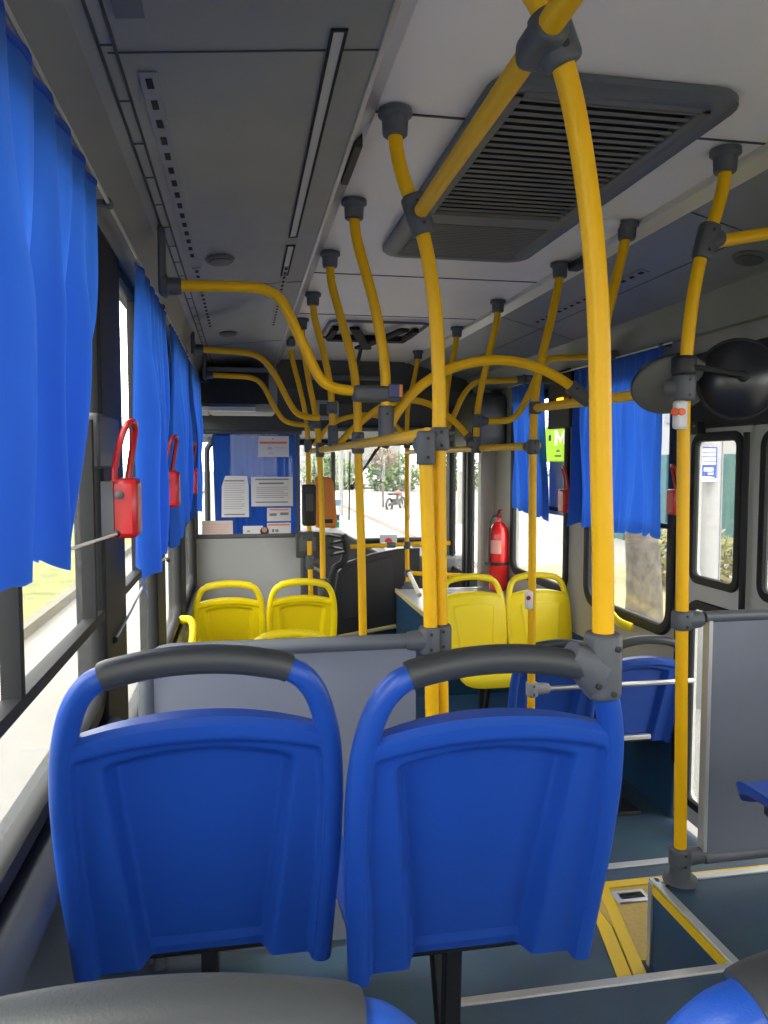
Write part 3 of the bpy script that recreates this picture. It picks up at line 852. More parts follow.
clamp(tRf, at(407, 444, Y=6.0), (0, 0, 1), L=.07, r=.027); clamp(tRf, at(407, 545, Y=6.0), (0, 0, 1), L=.06, r=.028); clamp(tRf, at(408, 573, Y=6.0), (0, 0, 1), L=.06, r=.026)

# long rails
rail('long yellow rail over the left seats running forward from the twin poles', [(Xr-.003, 1.92, ZR), (Xr, 3.25, ZR), (Xr+.01, 5.5, ZR)], smooth=False)
rail('long yellow rail on the right side running forward to the front door', [(Xq+.005, 3.25, ZQ), (Xq-.005, 4.05, ZQ), (Xq-.005, 6.0, ZQ)], smooth=False)
rail('upper yellow rail from the mirror pole forward', [at(684, 389, Y=2.0), at(535, 408, Y=3.25)], smooth=False)
# arches over the aisle
def arch(label, pix, Y, y0, y1, e0=None, e1=None):
    P = [at(u, v, Y=Y) for u, v in pix]
    n = len(P)
    for i, p in enumerate(P): p.y = y0+(y1-y0)*i/(n-1); 
    t = rail(label, P)
    return t, P
a1, P1 = arch('large yellow arch over the aisle, nearest of the three', [(386, 436), (393, 419), (408, 398), (426, 382), (447, 370), (470, 363), (494, 360), (518, 362), (541, 369), (562, 380), (580, 394)], 2.65, 2.65, 2.65)
clamp(a1, P1[-1], P1[-1]-P1[-2], L=.1, r=.026); clamp(a1, P1[0], P1[1]-P1[0], L=.08, r=.025)
a2, P2 = arch('middle yellow arch over the aisle', [(337, 446), (352, 430), (375, 411), (392, 403), (412, 400), (433, 406), (455, 422), (472, 441)], 4.08, 4.08, 4.08)
clamp(a2, P2[-1], P2[-1]-P2[-2], L=.1, r=.026)
a3, P3 = arch('farthest and smallest yellow arch over the aisle', [(314, 446), (324, 432), (337, 421), (355, 416), (372, 415), (388, 420), (402, 432), (409, 444)], 5.5, 5.5, 5.5)
# curved rails from the wall to the poles
def wall_bracket(t, p, d=(0, 0, 1)):
    bm = B(); p = Vector(p); d = Vector(d).normalized(); lathe(bm, [(.038, 0), (.038, .008), (.028, .014), (.027, .05), (.024, .054)], p, d, seg=18)
    obj('wall_bracket', bm, CLAMP, t)
for (lab, pix, Y) in (
    ('curved yellow rail from the left wall beside the second curtain, nearest of three', [(168, 286), (205, 286), (245, 287), (265, 290), (282, 302), (300, 338), (318, 375), (330, 386), (345, 390), (368, 391)], 2.6),
    ('curved yellow rail from the left wall, middle of three', [(196, 349), (225, 351), (247, 353), (262, 359), (275, 375), (288, 400), (297, 413), (308, 417), (320, 418)], 4.6),
    ('curved yellow rail from the left wall, farthest of three', [(207, 375), (230, 376), (252, 378), (263, 386), (275, 408), (284, 420), (295, 424), (306, 425)], 5.5)):
    P = [at(u, v, Y=Y) for u, v in pix]
    t = rail(lab, P); q = P[0]
    e = Vector((min(q.x, -.255), q.y, q.z))
    wall_bracket(t, (q.x-.012, q.y, q.z), (1, 0, 0))
    bm = B(); box2(bm, q.x-.028, q.x-.006, q.y-.03, q.y+.03, q.z-.03, .742); obj('wall_plate', bm, CLAMP, t, .008)
for (lab, pix, Y) in (
    ('curved yellow rail to the right wall over the outer yellow seat', [(484, 421), (500, 421), (511, 419), (520, 411), (530, 392), (540, 369), (548, 360), (560, 358), (580, 357), (600, 356)], 4.05),
    ('curved yellow rail to the right wall near the fire extinguisher', [(448, 428), (455, 413), (462, 398), (469, 388), (478, 382), (495, 381), (523, 380)], 4.9)):
    P = [at(u, v, Y=Y) for u, v in pix]
    t = rail(lab, P); q = P[-1]
    wall_bracket(t, (q.x+.01, q.y, q.z), (-1, 0, 0))
    bm = B(); box2(bm, q.x, 2.09, q.y-.03, q.y+.03, q.z-.02, q.z+.03); obj('wall_plate', bm, CLAMP, t, .008)
P = [JR+Vector((.02, 0, .0)), JR+Vector((.3, 0, .055)), Vector((1.98, 2.0, .66))]
t = rail('short yellow rail rising from the mirror pole to the right wall', P, smooth=False); wall_bracket(t, P[-1]+Vector((.02, 0, 0)), (-1, 0, 0))

# front guard rails
t = rail('pale yellow bar across the front below the windscreen', [at(344, 547, Y=6.0), at(391, 545, Y=6.0), at(407, 544, Y=6.0), at(450, 543, Y=6.0)], smooth=False)
clamp(t, at(391, 545, Y=6.0), (1, 0, 0), L=.07, r=.024, M=PANELD, screws=False)
rail('yellow guard bar behind the rear facing yellow seats', [at(408, 573, Y=6.0), (2.07, 6.0, -.955)], smooth=False)
rail('whitish guard bar along the aisle edge of the white topped box', [at(409, 573, Y=6.0), (1.23, 5.3, -.955)], smooth=False, M=mat('cream_tube', (.7, .66, .5), .35))
t = rail('pale steel bar crossing behind the low blue seats', [at(541, 689, Y=3.25), (2.08, 3.25, at(541, 689, Y=3.25).z)], smooth=False, M=STEEL, r=.012, group=None); del t['label']; t['label'] = 'pale steel bar crossing behind the low blue seats'
bm = B(); sweep(bm, [(1.22, 3.47, -1.375), (2.09, 3.47, -1.375)], .013, .013, seg=8, hint=(0, 0, 1), p=4)
tag(obj('seat_crossbar', bm, TRIMAL), 'pale metal crossbar under the low pair of blue seats', 'bar')

# ================================================================== PARTITIONS
def partition(label, x0, x1, Y, z0, z1, r=.06, rl=.02, bar_to=None, round_right=False):
    t = thing('partition_panel', label, 'partition', ((x0+x1)/2, Y, z0))
    bm = B(); box2(bm, x0, x1, Y-.008, Y+.008, z0, z1); obj('panel', bm, PANEL, t)
    pts = [(x0, Y, z0), (x0, Y, z1-r)] + [(x0+r-r*math.cos(a), Y, z1-r+r*math.sin(a)) for a in (.4, .8, 1.2)] + [(x0+r, Y, z1)]
    if round_right: pts += [(x1-r, Y, z1)] + [(x1-r+r*math.sin(a), Y, z1-r+r*math.cos(a)) for a in (.4, .8, 1.2)] + [(x1, Y, z1-r), (x1, Y, z0)]
    else: pts += [(x1, Y, z1)]
    bm = B(); sweep(bm, pts, rl, rl, seg=12, hint=(0, 1, 0)); obj('frame_tube', bm, PANELD, t)
    return t
zt = at(430, 640, Y=1.9).z
tp = partition('grey partition with rounded tube frame ahead of the two blue seats', -.235, .43, 1.9, ZP+.02, zt)
bm = B(); tube(bm, (-.22, 1.9, ZP), (-.22, 1.9, ZP+.06), .022); tube(bm, (.2, 1.9, ZP), (.2, 1.9, ZP+.03), .012); obj('foot', bm, PANELD, tp)
# right panel beside the door
zt2 = at(700, 617, Y=2.0).z
t = thing('partition_panel', 'grey partition beside the rear door, right of the mirror pole', 'partition', (1.6, 2.0, ZP))
bm = B(); box2(bm, 1.325, 2.1, 1.992, 2.008, ZP+.09, zt2-.01); obj('panel', bm, PANEL, t)
bm = B(); sweep(bm, [(1.31, 2.0, zt2), (2.1, 2.0, zt2)], .017, seg=12); sweep(bm, [(1.33, 2.0, ZP+.075), (2.1, 2.0, ZP+.075)], .017, seg=12); obj('frame_tube', bm, PANELD, t)
bm = B(); box2(bm, 1.318, 1.33, 1.985, 2.015, ZP+.1, zt2-.01); obj('edge_strip', bm, TRIMAL, t)

# driver partition with glass, curtain and papers
YD = 6.0
t = thing('driver_partition', 'grey partition with a glazed upper half behind the driver', 'partition', (0, YD, ZF))
q0, q1 = at(198, 537, Y=YD), at(300, 537, Y=YD)
zg = q0.z; zt_ = at(250, 432, Y=YD).z; xa, xb = XL+.02, q1.x
bm = B(); box2(bm, xa, xb, YD-.012, YD+.012, ZF, zg); obj('panel', bm, mat('light_partition_grey', (.36, .37, .385), .5), t)
bm = B()
tube(bm, (xa-.01, YD, zg), (xb+.1, YD, zg), .02); tube(bm, (xa-.01, YD, zt_), (xb+.02, YD, zt_), .018)
box2(bm, xb-.03, xb-.008, YD-.012, YD+.012, zg, zt_)
box2(bm, xa, xa+.02, YD-.012, YD+.012, zg, zt_)
obj('frame_tube', bm, CLAMP, t)
bm = B(); box2(bm, xa+.02, xb-.03, YD-.003, YD+.003, zg, zt_); obj('glass_pane', bm, GLASSC, t)
def sheet(label, px0, py0, px1, py1, lines, M=PAPER, ink=INK, head=None, name='notice', rnd=False):
    a = at(px0, py0, Y=YD-.008); b = at(px1, py1, Y=YD-.008)
    o = thing(name, label, 'notice', ((a.x+b.x)/2, YD-.008, b.z))
    bm = B()
    W = b.x-a.x; H = a.z-b.z
    if rnd: prism(bm, [(a.x, b.z), (b.x, b.z), (b.x, a.z-H*.25), (b.x-W*.06, a.z), (a.x+W*.15, a.z), (a.x+W*.02, a.z-H*.25)], 'y', YD-.0075, YD-.0055)
    else: box2(bm, a.x, b.x, YD-.0075, YD-.0055, b.z, a.z)
    obj('paper', bm, M, o)
    bm = B()
    for (x0, x1, z, h) in lines: box2(bm, a.x+W*x0, a.x+W*x1, YD-.009, YD-.0074, a.z-H*(z+h), a.z-H*z)
    obj('print', bm, ink, o)
    if head:
        bm = B(); x0, x1, z, h = head; box2(bm, a.x+W*x0, a.x+W*x1, YD-.009, YD-.0074, a.z-H*(z+h), a.z-H*z); obj('header_band', bm, INKR, o)
para = lambda z0, n, dz, x0=.12, x1=.88, h=.015: [(x0, x1-(.1 if k % 3 == 2 else 0), z0+dz*k, h) for k in range(n)]
sheet('white notice with an orange header line at the top of the driver glass', 258, 436, 289, 457, [(.45, .52, .08, .1), (.3, .45, .52, .12), (.52, .9, .54, .03), (.35, .5, .8, .05)], ink=mat('pale_ink', (.5, .5, .55), .8), head=(.05, .93, .26, .11))
sheet('landscape white notice with a bold heading on the driver glass', 251, 477, 293, 506, [(.1, .9, .06, .05), (.18, .78, .19, .06), (.1, .88, .84, .04)]+para(.34, 6, .07), )
sheet('white sheet with a dark band top and bottom, hung left on the driver glass', 221, 476, 249, 517, [(.12, .85, .1, .035), (.1, .85, .92, .03)]+para(.18, 12, .055, .1, .85, .009), rnd=True)
sheet('small white label above the barcode label, low on the driver glass', 267, 508, 291, 521, [(.1, .4, .4, .2), (.55, .9, .35, .2)], head=(.1, .9, .1, .08))
sheet('small label with a red line and dark blocks, low right on the driver glass', 267, 523, 291, 535, [(.2, .3, .5, .25), (.34, .48, .52, .22)], head=(.05, .95, .1, .12))
sheet('pinkish card standing at the lower left of the driver glass', 202, 521, 233, 535, para(.25, 4, .17, .15, .85, .03), M=PINK, ink=mat('pale_red_ink', (.7, .35, .3), .8))
sheet('small white card at the lower edge of the driver glass', 243, 526, 263, 535, [(.2, .35, .5, .15)])
a = at(264.5, 530, Y=YD-.01)
o = thing('portrait_picture', 'tiny portrait picture between the two lowest cards', 'picture', a)
bm = B(); lathe(bm, [(.034, 0), (.034, .002)], a+Vector((0, 0, -.01)), (0, -1, 0), seg=16); obj('dark_hair', bm, mat('dark_brown', (.05, .02, .015), .7), o)
bm = B(); lathe(bm, [(.02, 0), (.02, .002)], a+Vector((0, -.002, .002)), (0, -1, 0), seg=16); obj('face_disc', bm, mat('tan_print', (.5, .28, .18), .7), o)

# ================================================================== CURTAINS
def curtain(label, X, top, bot, ztop, zb, folds=9, amp=.016, group='blue window curtains', side=1, seed=0, rod=True, sag=.0, tip=0):
    """a gathered curtain in the plane X=const; top=(y0,y1), bot=(y0,y1), zb=(z at y0, z at y1)"""
    rnd = random.Random(seed)
    t = thing('curtain', label, 'curtain', (X, (top[0]+top[1])/2, min(zb)), group)
    NU, NV = 130, 40
    ph = [rnd.uniform(0, 6.28) for _ in range(4)]
    bm = B(); rows = []
    for j in range(NV+1):
        v = j/NV; row = []
        for i in range(NU+1):
            u = i/NU
            # narrow waist where the tie gathers it
            y0 = top[0]+(bot[0]-top[0])*v; y1 = top[1]+(bot[1]-top[1])*v**1.25
            uu = u+.018*math.sin(5*v+ph[0])*math.sin(math.pi*u)
            y_ = y0+(y1-y0)*uu
            zbot = zb[0]+(zb[1]-zb[0])*u - tip*math.exp(-(u/.12)**2) + .012*math.sin(u*folds*2*math.pi+ph[1]) + .006*math.sin(u*folds*5+ph[2])
            z_ = ztop+(zbot-ztop)*v
            f = folds*2*math.pi*u
            w1 = math.sin(f+ph[0]+1.2*v*math.sin(3*u+ph[2])); w2 = math.sin(f*.47+ph[1]+1.7*v); w3 = math.sin(f*2.1+ph[3])
            env = .35+.9*min(1, v*2.2)
            x_ = X+side*amp*env*(.62*w1+.75*w2*min(1, v*2)+.15*w3) + side*.01*math.sin(v*7+u*9+ph[2])*v
            row.append(bm.verts.new((x_, y_, z_)))
        rows.append(row)
    for j in range(NV):
        for i in range(NU): bm.faces.new((rows[j][i], rows[j][i+1], rows[j+1][i+1], rows[j+1][i]))
    obj('cloth', bm, CURT, t, angle=180)
    bm = B(); P = [rows[0][0], ] if False else None
    hem = []
    ys = [top[0]+(top[1]-top[0])*k/40 for k in range(41)]
    for k, y_ in enumerate(ys): hem.append(Vector((X+side*amp*.25*math.sin(folds*2*math.pi*k/40+ph[0]), y_, ztop-.008)))
    sweep(bm, hem, .008, .004, seg=6, hint=(0, 0, 1)); obj('hem', bm, CURT, t)
    return t
XC = XL+.075
c1 = curtain('long blue curtain at the left edge, nearest the viewer', XC-.005, (.98, 1.78), (1.03, 1.34), .605, (-.17, -.125), 6, .026, seed=3, tip=.02)
c2 = curtain('second blue curtain on the left, its pointed corner tied with a cord', XC, (2.46, 3.3), (2.44, 2.92), .60, (-.345, -.28), 6, .03, seed=5, tip=.05)
c3 = curtain('third blue curtain on the left wall', XC, (3.52, 4.6), (3.52, 4.2), .60, (-.36, -.26), 9, .022, seed=9, tip=.03)
c4 = curtain('fourth and farthest blue curtain on the left wall', XC, (4.72, 5.9), (4.72, 5.5), .60, (-.34, -.26), 9, .022, seed=12)
XCR = XR-.07
c5 = curtain('wide blue curtain on the right wall behind the mirror', XCR, (3.52, 4.56), (3.54, 4.54), .565, (-.375, -.40), 9, .022, side=-1, seed=21)
c6 = curtain('narrow blue curtain on the right wall near the fire extinguisher', XCR, (5.08, 5.72), (4.93, 5.64), .565, (-.41, -.35), 6, .022, side=-1, seed=23)
# driver's curtain behind the glass partition
t = thing('curtain', 'blue curtain with papers in front, behind the driver glass', 'curtain', (.1, 6.1, -.6), 'blue window curtains')
bm = B(); rows = []
xa2, xb2 = at(214, 480, Y=6.12).x, at(300, 480, Y=6.12).x
for j in range(21):
    v = j/20; row = []
    for i in range(121):
        u = i/120
        row.append(bm.verts.new((xa2+(xb2-xa2)*u+(.02*(v-.5)*(1-u)), 6.12+.018*math.sin(u*48)*(.5+.5*v)+.008*math.sin(u*21+v*3), zt_-.02+(zg-.06-zt_)*v)))
    rows.append(row)
for j in range(20):
    for i in range(120): bm.faces.new((rows[j][i], rows[j][i+1], rows[j+1][i+1], rows[j+1][i]))
obj('cloth', bm, CURT, t, angle=180)
bm = B(); sweep(bm, [(xa2, 6.12, zt_-.015), (xb2, 6.12, zt_-.015)], .01, .006, seg=6); obj('hem', bm, CURT, t)

# curtain rods
def rod(label, X, y0, y1, z):
    t = thing('curtain_rod', label, 'rod', (X, y0, z), 'curtain rods')
    bm = B(); tube(bm, (X, y0, z), (X, y1, z), .0045, 8); obj('rod_tube', bm, TRIMAL, t)
    n = int((y1-y0)/1.25)
    for k in range(n+1):
        y = y0+.1+k*1.25
        if y > y1: break
        s = -1 if X < 0 else 1
        bm = B(); box2(bm, X, X+s*.05, y-.012, y+.012, z-.006, z+.006); lathe(bm, [(.011, -.012), (.011, .012)], (X, y, z), (0, 1, 0), seg=10)
        obj('rod_holder', bm, CLAMP, t)
rod('thin metal curtain rod along the top of the left windows', XC, .6, 5.95, .607)
rod('thin metal curtain rod along the top of the right windows', XCR, 3.45, 5.8, .572)
# tie cords
def cord(label, P, r=.0035):
    t = thing('tie_cord', label, 'cord', P[-1], 'curtain tie cords')
    bm = B(); sweep(bm, smooth_path(P, 4), r, seg=7); obj('cord_line', bm, TRIMAL, t)
    bm = B(); sph(bm, Vector(P[-1]), .009); obj('anchor', bm, RUBBER, t)
cord('pale cord from the nearest left curtain to the pillar', [at(70, 549, X=XC), at(95, 541, X=XC), at(117, 534, X=XC)])
cord('pale cord from the tip of the second left curtain down to the pillar', [at(142, 588, X=XC-.02), at(130, 613, X=XC-.03), at(115, 640, X=XL+.03)])
cord('short cord at the corner of the second left curtain', [at(160, 562, X=XC), at(166, 558, X=XC), at(168, 560, X=XC)])

# ================================================================== EMERGENCY HANDLES
def red_handle(label, loc, rz=0):
    t = thing('emergency_handle', label, 'handle', loc, 'red emergency window handles')
    x, y, z = 0, 0, 0
    bm = B(); box(bm, (.038, 0, .0), (.07, .10, .155)); o = obj('housing', bm, RED, t, .014)
    o.matrix_parent_inverse = Matrix()
    bm = B(); sweep(bm, smooth_path([(.02, -.035, .03), (.018, -.04, .10), (.036, -.04, .18), (.05, -.03, .215), (.06, .0, .222), (.06, .035, .20), (.046, .045, .12), (.036, .04, .05)], 5), .0095, .008, seg=10)
    o = obj('loop', bm, RED, t); o.matrix_parent_inverse = Matrix()
    bm = B(); lathe(bm, [(.011, 0), (.011, .006), (.004, .01)], (.03, -.052, .035), (0, -1, 0), seg=12); box(bm, (.0, 0, 0), (.03, .11, .14))
    o = obj('back_plate', bm, CLAMP, t); o.matrix_parent_inverse = Matrix()
    t.rotation_euler = (0, 0, rz)
    return t
e1 = red_handle('red emergency handle on the left pillar between the first and second curtains', (XL+.04, 2.10, -.122))
e2 = copy_tree(e1); e2.location = (XL+.04, 3.40, -.12); e2['label'] = 'red emergency handle half hidden by the second left curtain'
e3 = copy_tree(e1); e3.location = (XL+.04, 4.72, -.12); e3['label'] = 'red emergency handle seen through the far left curtains'
e4 = copy_tree(e1); e4.location = (XR-.02, 4.70, -.26); e4.rotation_euler = (0, 0, math.pi); e4['label'] = 'red emergency handle on the right wall between the two curtains'
e5 = copy_tree(e1); e5.location = (XR-.02, 3.425, -.20); e5.rotation_euler = (0, 0, math.pi); e5.scale = (.8, .8, .8); e5['label'] = 'red emergency handle behind the pole with the red stop button'

# ================================================================== REAR DOOR (right)
bm = B()
for (a, b) in ((2.42, 2.50), (3.40, 3.46)): box2(bm, XR-.02, XR+.06, a, b, ZS, .42)
box2(bm, XR-.03, XR+.06, 1.95, 3.46, .15, .5)
box2(bm, XR-.02, XR+.06, 1.95, 2.03, ZP, .42)
struct('trim_34', bm, RUBBER, bevel=.008, label='black rear door surround')
def door_leaf(n, y0, y1, z0, z1, label):
    t = bpy.data.objects.new('door_%d' % n, None); COL.objects.link(t); t['kind'] = 'structure'; t['label'] = label; t['category'] = 'door'
    t.location = (XR, (y0+y1)/2, z0)
    mid = -.62
    bm = B()
    wall_cell(bm, XR-.005, .035, y0, y1, mid, z1, (y0+.07, y1-.07, mid+.06, z1-.06, .05))
    wall_cell(bm, XR-.005, .035, y0, y1, z0, mid, (y0+.07, y1-.07, z0+.1, mid-.06, .05))
    obj('door_frame', bm, mat('pale_door_frame', (.5, .51, .5), .45), t)
    for (a, b) in ((mid+.06, z1-.06), (z0+.1, mid-.06)):
        bm = B(); sweep(bm, [(XR-.008, y, z) for y, z in rrect(y0+.07, y1-.07, a, b, .05, 6)], .016, .022, seg=8, closed=True, hint=(1, 0, 0), p=3); s_ = obj('window_seal', bm, RUBBER, t)
        bm = B(); prism(bm, rrect(y0+.07, y1-.07, a, b, .05, 6), 'x', XR+.01, XR+.013); obj('door_glass', bm, GLASS, t)
door_leaf(1, 2.92, 3.40, ZF+.05, .17, 'folding rear door leaf with a tall narrow window')
door_leaf(2, 2.50, 2.90, ZF+.05, .17, 'second folding leaf of the rear door')
door_leaf(3, 2.04, 2.42, ZF+.05, .17, 'third folding leaf of the rear door')
bm = B(); tube(bm, (XR-.04, 2.91, -1.1), (XR-.04, 2.91, .12), .014, 10)
struct('trim_35', bm, RUBBER, label='black hinge tube of the rear door')
t = thing('door_hinge_latch', 'small black latch with brass screws beside the top of the rear door', 'latch', (XR-.03, 3.45, .22))
a = at(697, 428, X=XR-.04)
bm = B(); box(bm, a, (.05, .07, .06)); obj('body', bm, BLACK, t, .006)
bm = B()
bm.free(); BRASS = mat('brass', (.45, .33, .1), .35, metal=.8)
for dy in (-.02, .02):
    bm = B(); lathe(bm, [(.006, 0), (.005, .005)], a+Vector((-.025, dy, .008)), (-1, 0, 0), seg=8); obj('screw', bm, BRASS, t)
# wall handgrips
def armgrip(label, P):
    t = thing('wall_handgrip', label, 'handgrip', P[0], 'yellow moulded handgrips')
    bm = B(); sweep(bm, smooth_path(P, 6), .024, .02, seg=12); obj('grip', bm, YSEAT, t)
    bm = B(); sph(bm, Vector(P[0]), .026); obj('end_cap', bm, YSEAT, t)
armgrip('curved yellow handgrip on the right wall under the window', [(XR-.01, 4.15, -.80), (XR-.06, 4.1, -.80), (XR-.1, 4.0, -.83), (XR-.11, 3.86, -.875), (XR-.06, 3.8, -.90)])
armgrip('curved yellow handgrip by the left yellow seat', [(-.345, 4.45, -.90), (-.30, 4.42, -.90), (-.28, 4.3, -.93), (-.285, 4.15, -1.0), (-.31, 4.0, -1.0)])

# hatch in the step floor
t = thing('floor_hatch', 'yellow edged floor hatch with a metal recessed handle beside the rear door', 'hatch', (1.5, 2.3, ZS))
bm = B(); box2(bm, 1.16, 2.0, 2.05, 2.47, ZS, ZS+.006); obj('cover', bm, HATCHF, t)
bm = B()
prism(bm, [(1.10, 1.95), (1.14, 1.95), (1.26, 2.47), (1.22, 2.47)], 'z', ZS, ZS+.009); prism(bm, [(1.05, 1.95), (1.095, 1.95), (1.215, 2.47), (1.17, 2.47)], 'z', ZS, ZS+.004)
box2(bm, 1.2, 2.0, 2.43, 2.47, ZS, ZS+.009)
obj('yellow_border', bm, HATCHY, t)
bm = B(); c = at(628, 899, Z=ZS); box2(bm, c.x-.05, c.x+.07, c.y-.035, c.y+.035, ZS+.004, ZS+.012); o = obj('handle_plate', bm, STEEL, t, .004)
bm = B(); box2(bm, c.x-.03, c.x+.055, c.y-.016, c.y+.02, ZS+.0118, ZS+.0135); obj('recess', bm, DARKH, o)
bm = B(); sweep(bm, [(c.x-.03, c.y+.01, ZS+.017), (c.x+.05, c.y+.01, ZS+.017)], .005, seg=8); obj('pull_bar', bm, STEEL, o)
for (u, v, k) in ((664, 885, 0), (757, 963, 1)):
    c = at(u, v, Z=ZP)
    bm = B(); lathe(bm, [(.009, 0), (.008, .003), (.003, .004)], c+Vector((0, 0, .004)), seg=10)
    tag(obj('floor_screw', bm, mat('brass_screw_%d' % k, (.5, .42, .25), .35, metal=.8)), ('small brass screw in the corner of the raised step' if k == 0 else 'small brass screw on the raised step beside the near blue seat'), 'screw')

# ================================================================== MIRRORS
def mirror(label, c, n, r, arm0, back=MIRRORB, face=MIRRORF):
    c, n = Vector(c), Vector(n).normalized()
    t = thing('convex_mirror', label, 'mirror', c)
    bm = B(); lathe(bm, [(0.0, .05), (r*.35, .045), (r*.7, .03), (r*.95, .008), (r, 0), (r*.99, -.008), (r*.93, -.012)], c, n, seg=48); obj('back_shell', bm, back, t)
    bm = B(); lathe(bm, [(r*.94, -.011), (r*.8, -.03), (r*.5, -.048), (.0, -.06)], c, n, seg=48); obj('mirror_face', bm, face, t)
    bm = B(); sweep(bm, [(c+n*.0)+Vector((0, 0, 0)) + n.orthogonal()*0 + (q) for q in [(n*math.cos(a)*0) for a in (0,)]] if False else [c + (n.orthogonal().normalized()*math.cos(a)+n.cross(n.orthogonal().normalized())*math.sin(a))*r for a in [2*math.pi*k/48 for k in range(48)]], .006, seg=6, closed=True, hint=tuple(n)); obj('rim', bm, RUBBER, t)
    bm = B(); sweep(bm, [Vector(arm0), Vector(arm0)*.3+(c+n*.07)*.7, c+n*.07, c+n*.03], .008, seg=8); 
    sph(bm, c+n*.05, .016)
    obj('arm', bm, BLACK, t)
cm = at(738, 379, Y=2.0)
mirror('round black backed mirror at the right, held by an arm from the pole', cm, (-.35, -1, .05), .112, at(688, 366, Y=1.98))
cm2 = at(672, 384, Y=2.06)
t = thing('convex_mirror', 'grey round mirror half hidden behind the pole above the stop button', 'mirror', cm2)
n = Vector((-.9, -.35, -.45)).normalized()
c = at(671, 384, Y=2.10)
n = Vector((-.15, -.55, -.62)).normalized()
bm = B(); lathe(bm, [(.112, .0), (.11, .012), (.09, .03), (.05, .042), (0, .046)], c, n, seg=44); obj('mirror_face', bm, mat('painted_grey_reflection', (.13, .128, .115), .7), t)  # matte grey colour stands in for the grey reflected in this mirror face
bm = B(); lathe(bm, [(.113, .004), (.116, -.002), (.09, -.03), (0, -.04)], c, n, seg=44); obj('back_shell', bm, MIRRORB, t)
bm = B(); sweep(bm, [c-n*.02, c-n*.05+Vector((.02, 0, .02)), at(684, 366, Y=2.03)], .008, seg=8); obj('arm', bm, BLACK, t)

# stop buttons
t = thing('stop_button', 'white stop button box with a red button on the mirror pole', 'button', at(681, 416, Y=1.98))
c = at(680, 415, Y=1.965)
bm = B(); box(bm, c, (.036, .03, .08)); obj('housing', bm, WHITEP, t, .009)
bm = B(); lathe(bm, [(.0115, 0), (.011, .006), (.006, .008)], c+Vector((-.0175, -.006, .008)), (-1, -.6, 0), seg=14); lathe(bm, [(.011, 0), (.01, .005)], c+Vector((-.004, -.014, .008)), (0, -1, 0), seg=14); obj('button', bm, mat('orange_red_button', (.85, .12, .02), .4), t)
t = thing('stop_button', 'small white stop button on the pole before the rear facing yellow seats', 'button', at(528, 600, Y=3.22))
c = at(529, 600, Y=3.225)
bm = B(); box(bm, c, (.036, .03, .085)); obj('housing', bm, WHITEP, t, .012)
bm = B(); lathe(bm, [(.011, 0), (.008, .006)], c+Vector((-.008, -.015, .012)), (0, -1, 0), seg=14); obj('button', bm, RED, t)

# ================================================================== FIRE EXTINGUISHER
c = Vector((2.03, 5.92, 0)); zb_ = at(497, 590, X=2.03).z; ztp = at(497, 521, X=2.03).z
H = ztp-zb_
t = thing('fire_extinguisher', 'red fire extinguisher strapped to the right wall ahead of the far curtain', 'extinguisher', (c.x, c.y, zb_))
bm = B(); lathe(bm, [(.055, 0), (.075, .012), (.078, .03), (.078, H*.82), (.07, H*.9), (.045, H*.97), (.022, H), (.02, H+.03)], (c.x, c.y, zb_), seg=26); obj('cylinder', bm, REDX, t)
bm = B(); lathe(bm, [(.0785, H*.38), (.081, H*.385), (.081, H*.42), (.0785, H*.425)], (c.x, c.y, zb_), seg=26); box2(bm, c.x-.12, c.x-.07, c.y-.03, c.y-.005, zb_+H*.38, zb_+H*.42); obj('strap', bm, BLACK, t)
bm = B(); lathe(bm, [(.02, H+.02), (.022, H+.06), (.012, H+.075)], (c.x, c.y, zb_), seg=12); sweep(bm, [(c.x, c.y, zb_+H+.06), (c.x-.01, c.y-.03, zb_+H+.09), (c.x+.0, c.y-.07, zb_+H+.10)], .006, .012, seg=8); sweep(bm, [(c.x, c.y, zb_+H+.05), (c.x-.01, c.y-.06, zb_+H+.055)], .006, .012, seg=8); obj('valve', bm, mat('dark_red_valve', (.25, .02, .02), .4), t)
bm = B(); sweep(bm, smooth_path([(c.x-.015, c.y, zb_+H+.05), (c.x-.07, c.y-.02, zb_+H+.03), (c.x-.085, c.y-.02, zb_+H*.8), (c.x-.085, c.y-.015, zb_+H*.4)], 5), .008, seg=8); obj('hose', bm, BLACK, t)
bm = B()
for k in range(7):
    a0 = math.radians(195+k*10); a1 = math.radians(205+k*10)
    vs = [bm.verts.new((c.x+.0795*math.cos(a_), c.y+.0795*math.sin(a_), z)) for a_, z in ((a0, zb_+H*.55), (a1, zb_+H*.55), (a1, zb_+H*.74), (a0, zb_+H*.74))]; bm.faces.new(vs)
obj('label_sticker', bm, mat('pale_red_label', (.75, .35, .3), .5), t)

# ================================================================== FRONT RIGHT: wheel box and front door
bx0, by0, by1, zb1 = 1.262, 5.3, 6.3, -1.08
t = thing('wheel_arch_box', 'blue sided box with a white ribbed top behind the rear facing yellow seats', 'box', (1.7, 5.8, ZF))
bm = B(); box2(bm, bx0, XR-.002, by0, by1, ZF, zb1-.01); obj('body', bm, mat('blue_laminate', (.015, .07, .16), .45), t)
bm = B(); box2(bm, bx0-.005, XR-.002, by0-.005, by1+.005, zb1-.01, zb1); obj('top_plate', bm, mat('pale_top', (.62, .64, .68), .3), t, .004)
bm = B()
y = by0+.06
while y < by1-.05: box2(bm, bx0+.2, XR-.02, y, y+.02, zb1, zb1+.008); y += .07
obj('ribs', bm, STEEL, t, .003)
bm = B(); box2(bm, bx0-.012, bx0+.008, by0-.01, by1+.01, zb1-.03, zb1+.006); obj('edge_trim', bm, PALEY, t, .003)
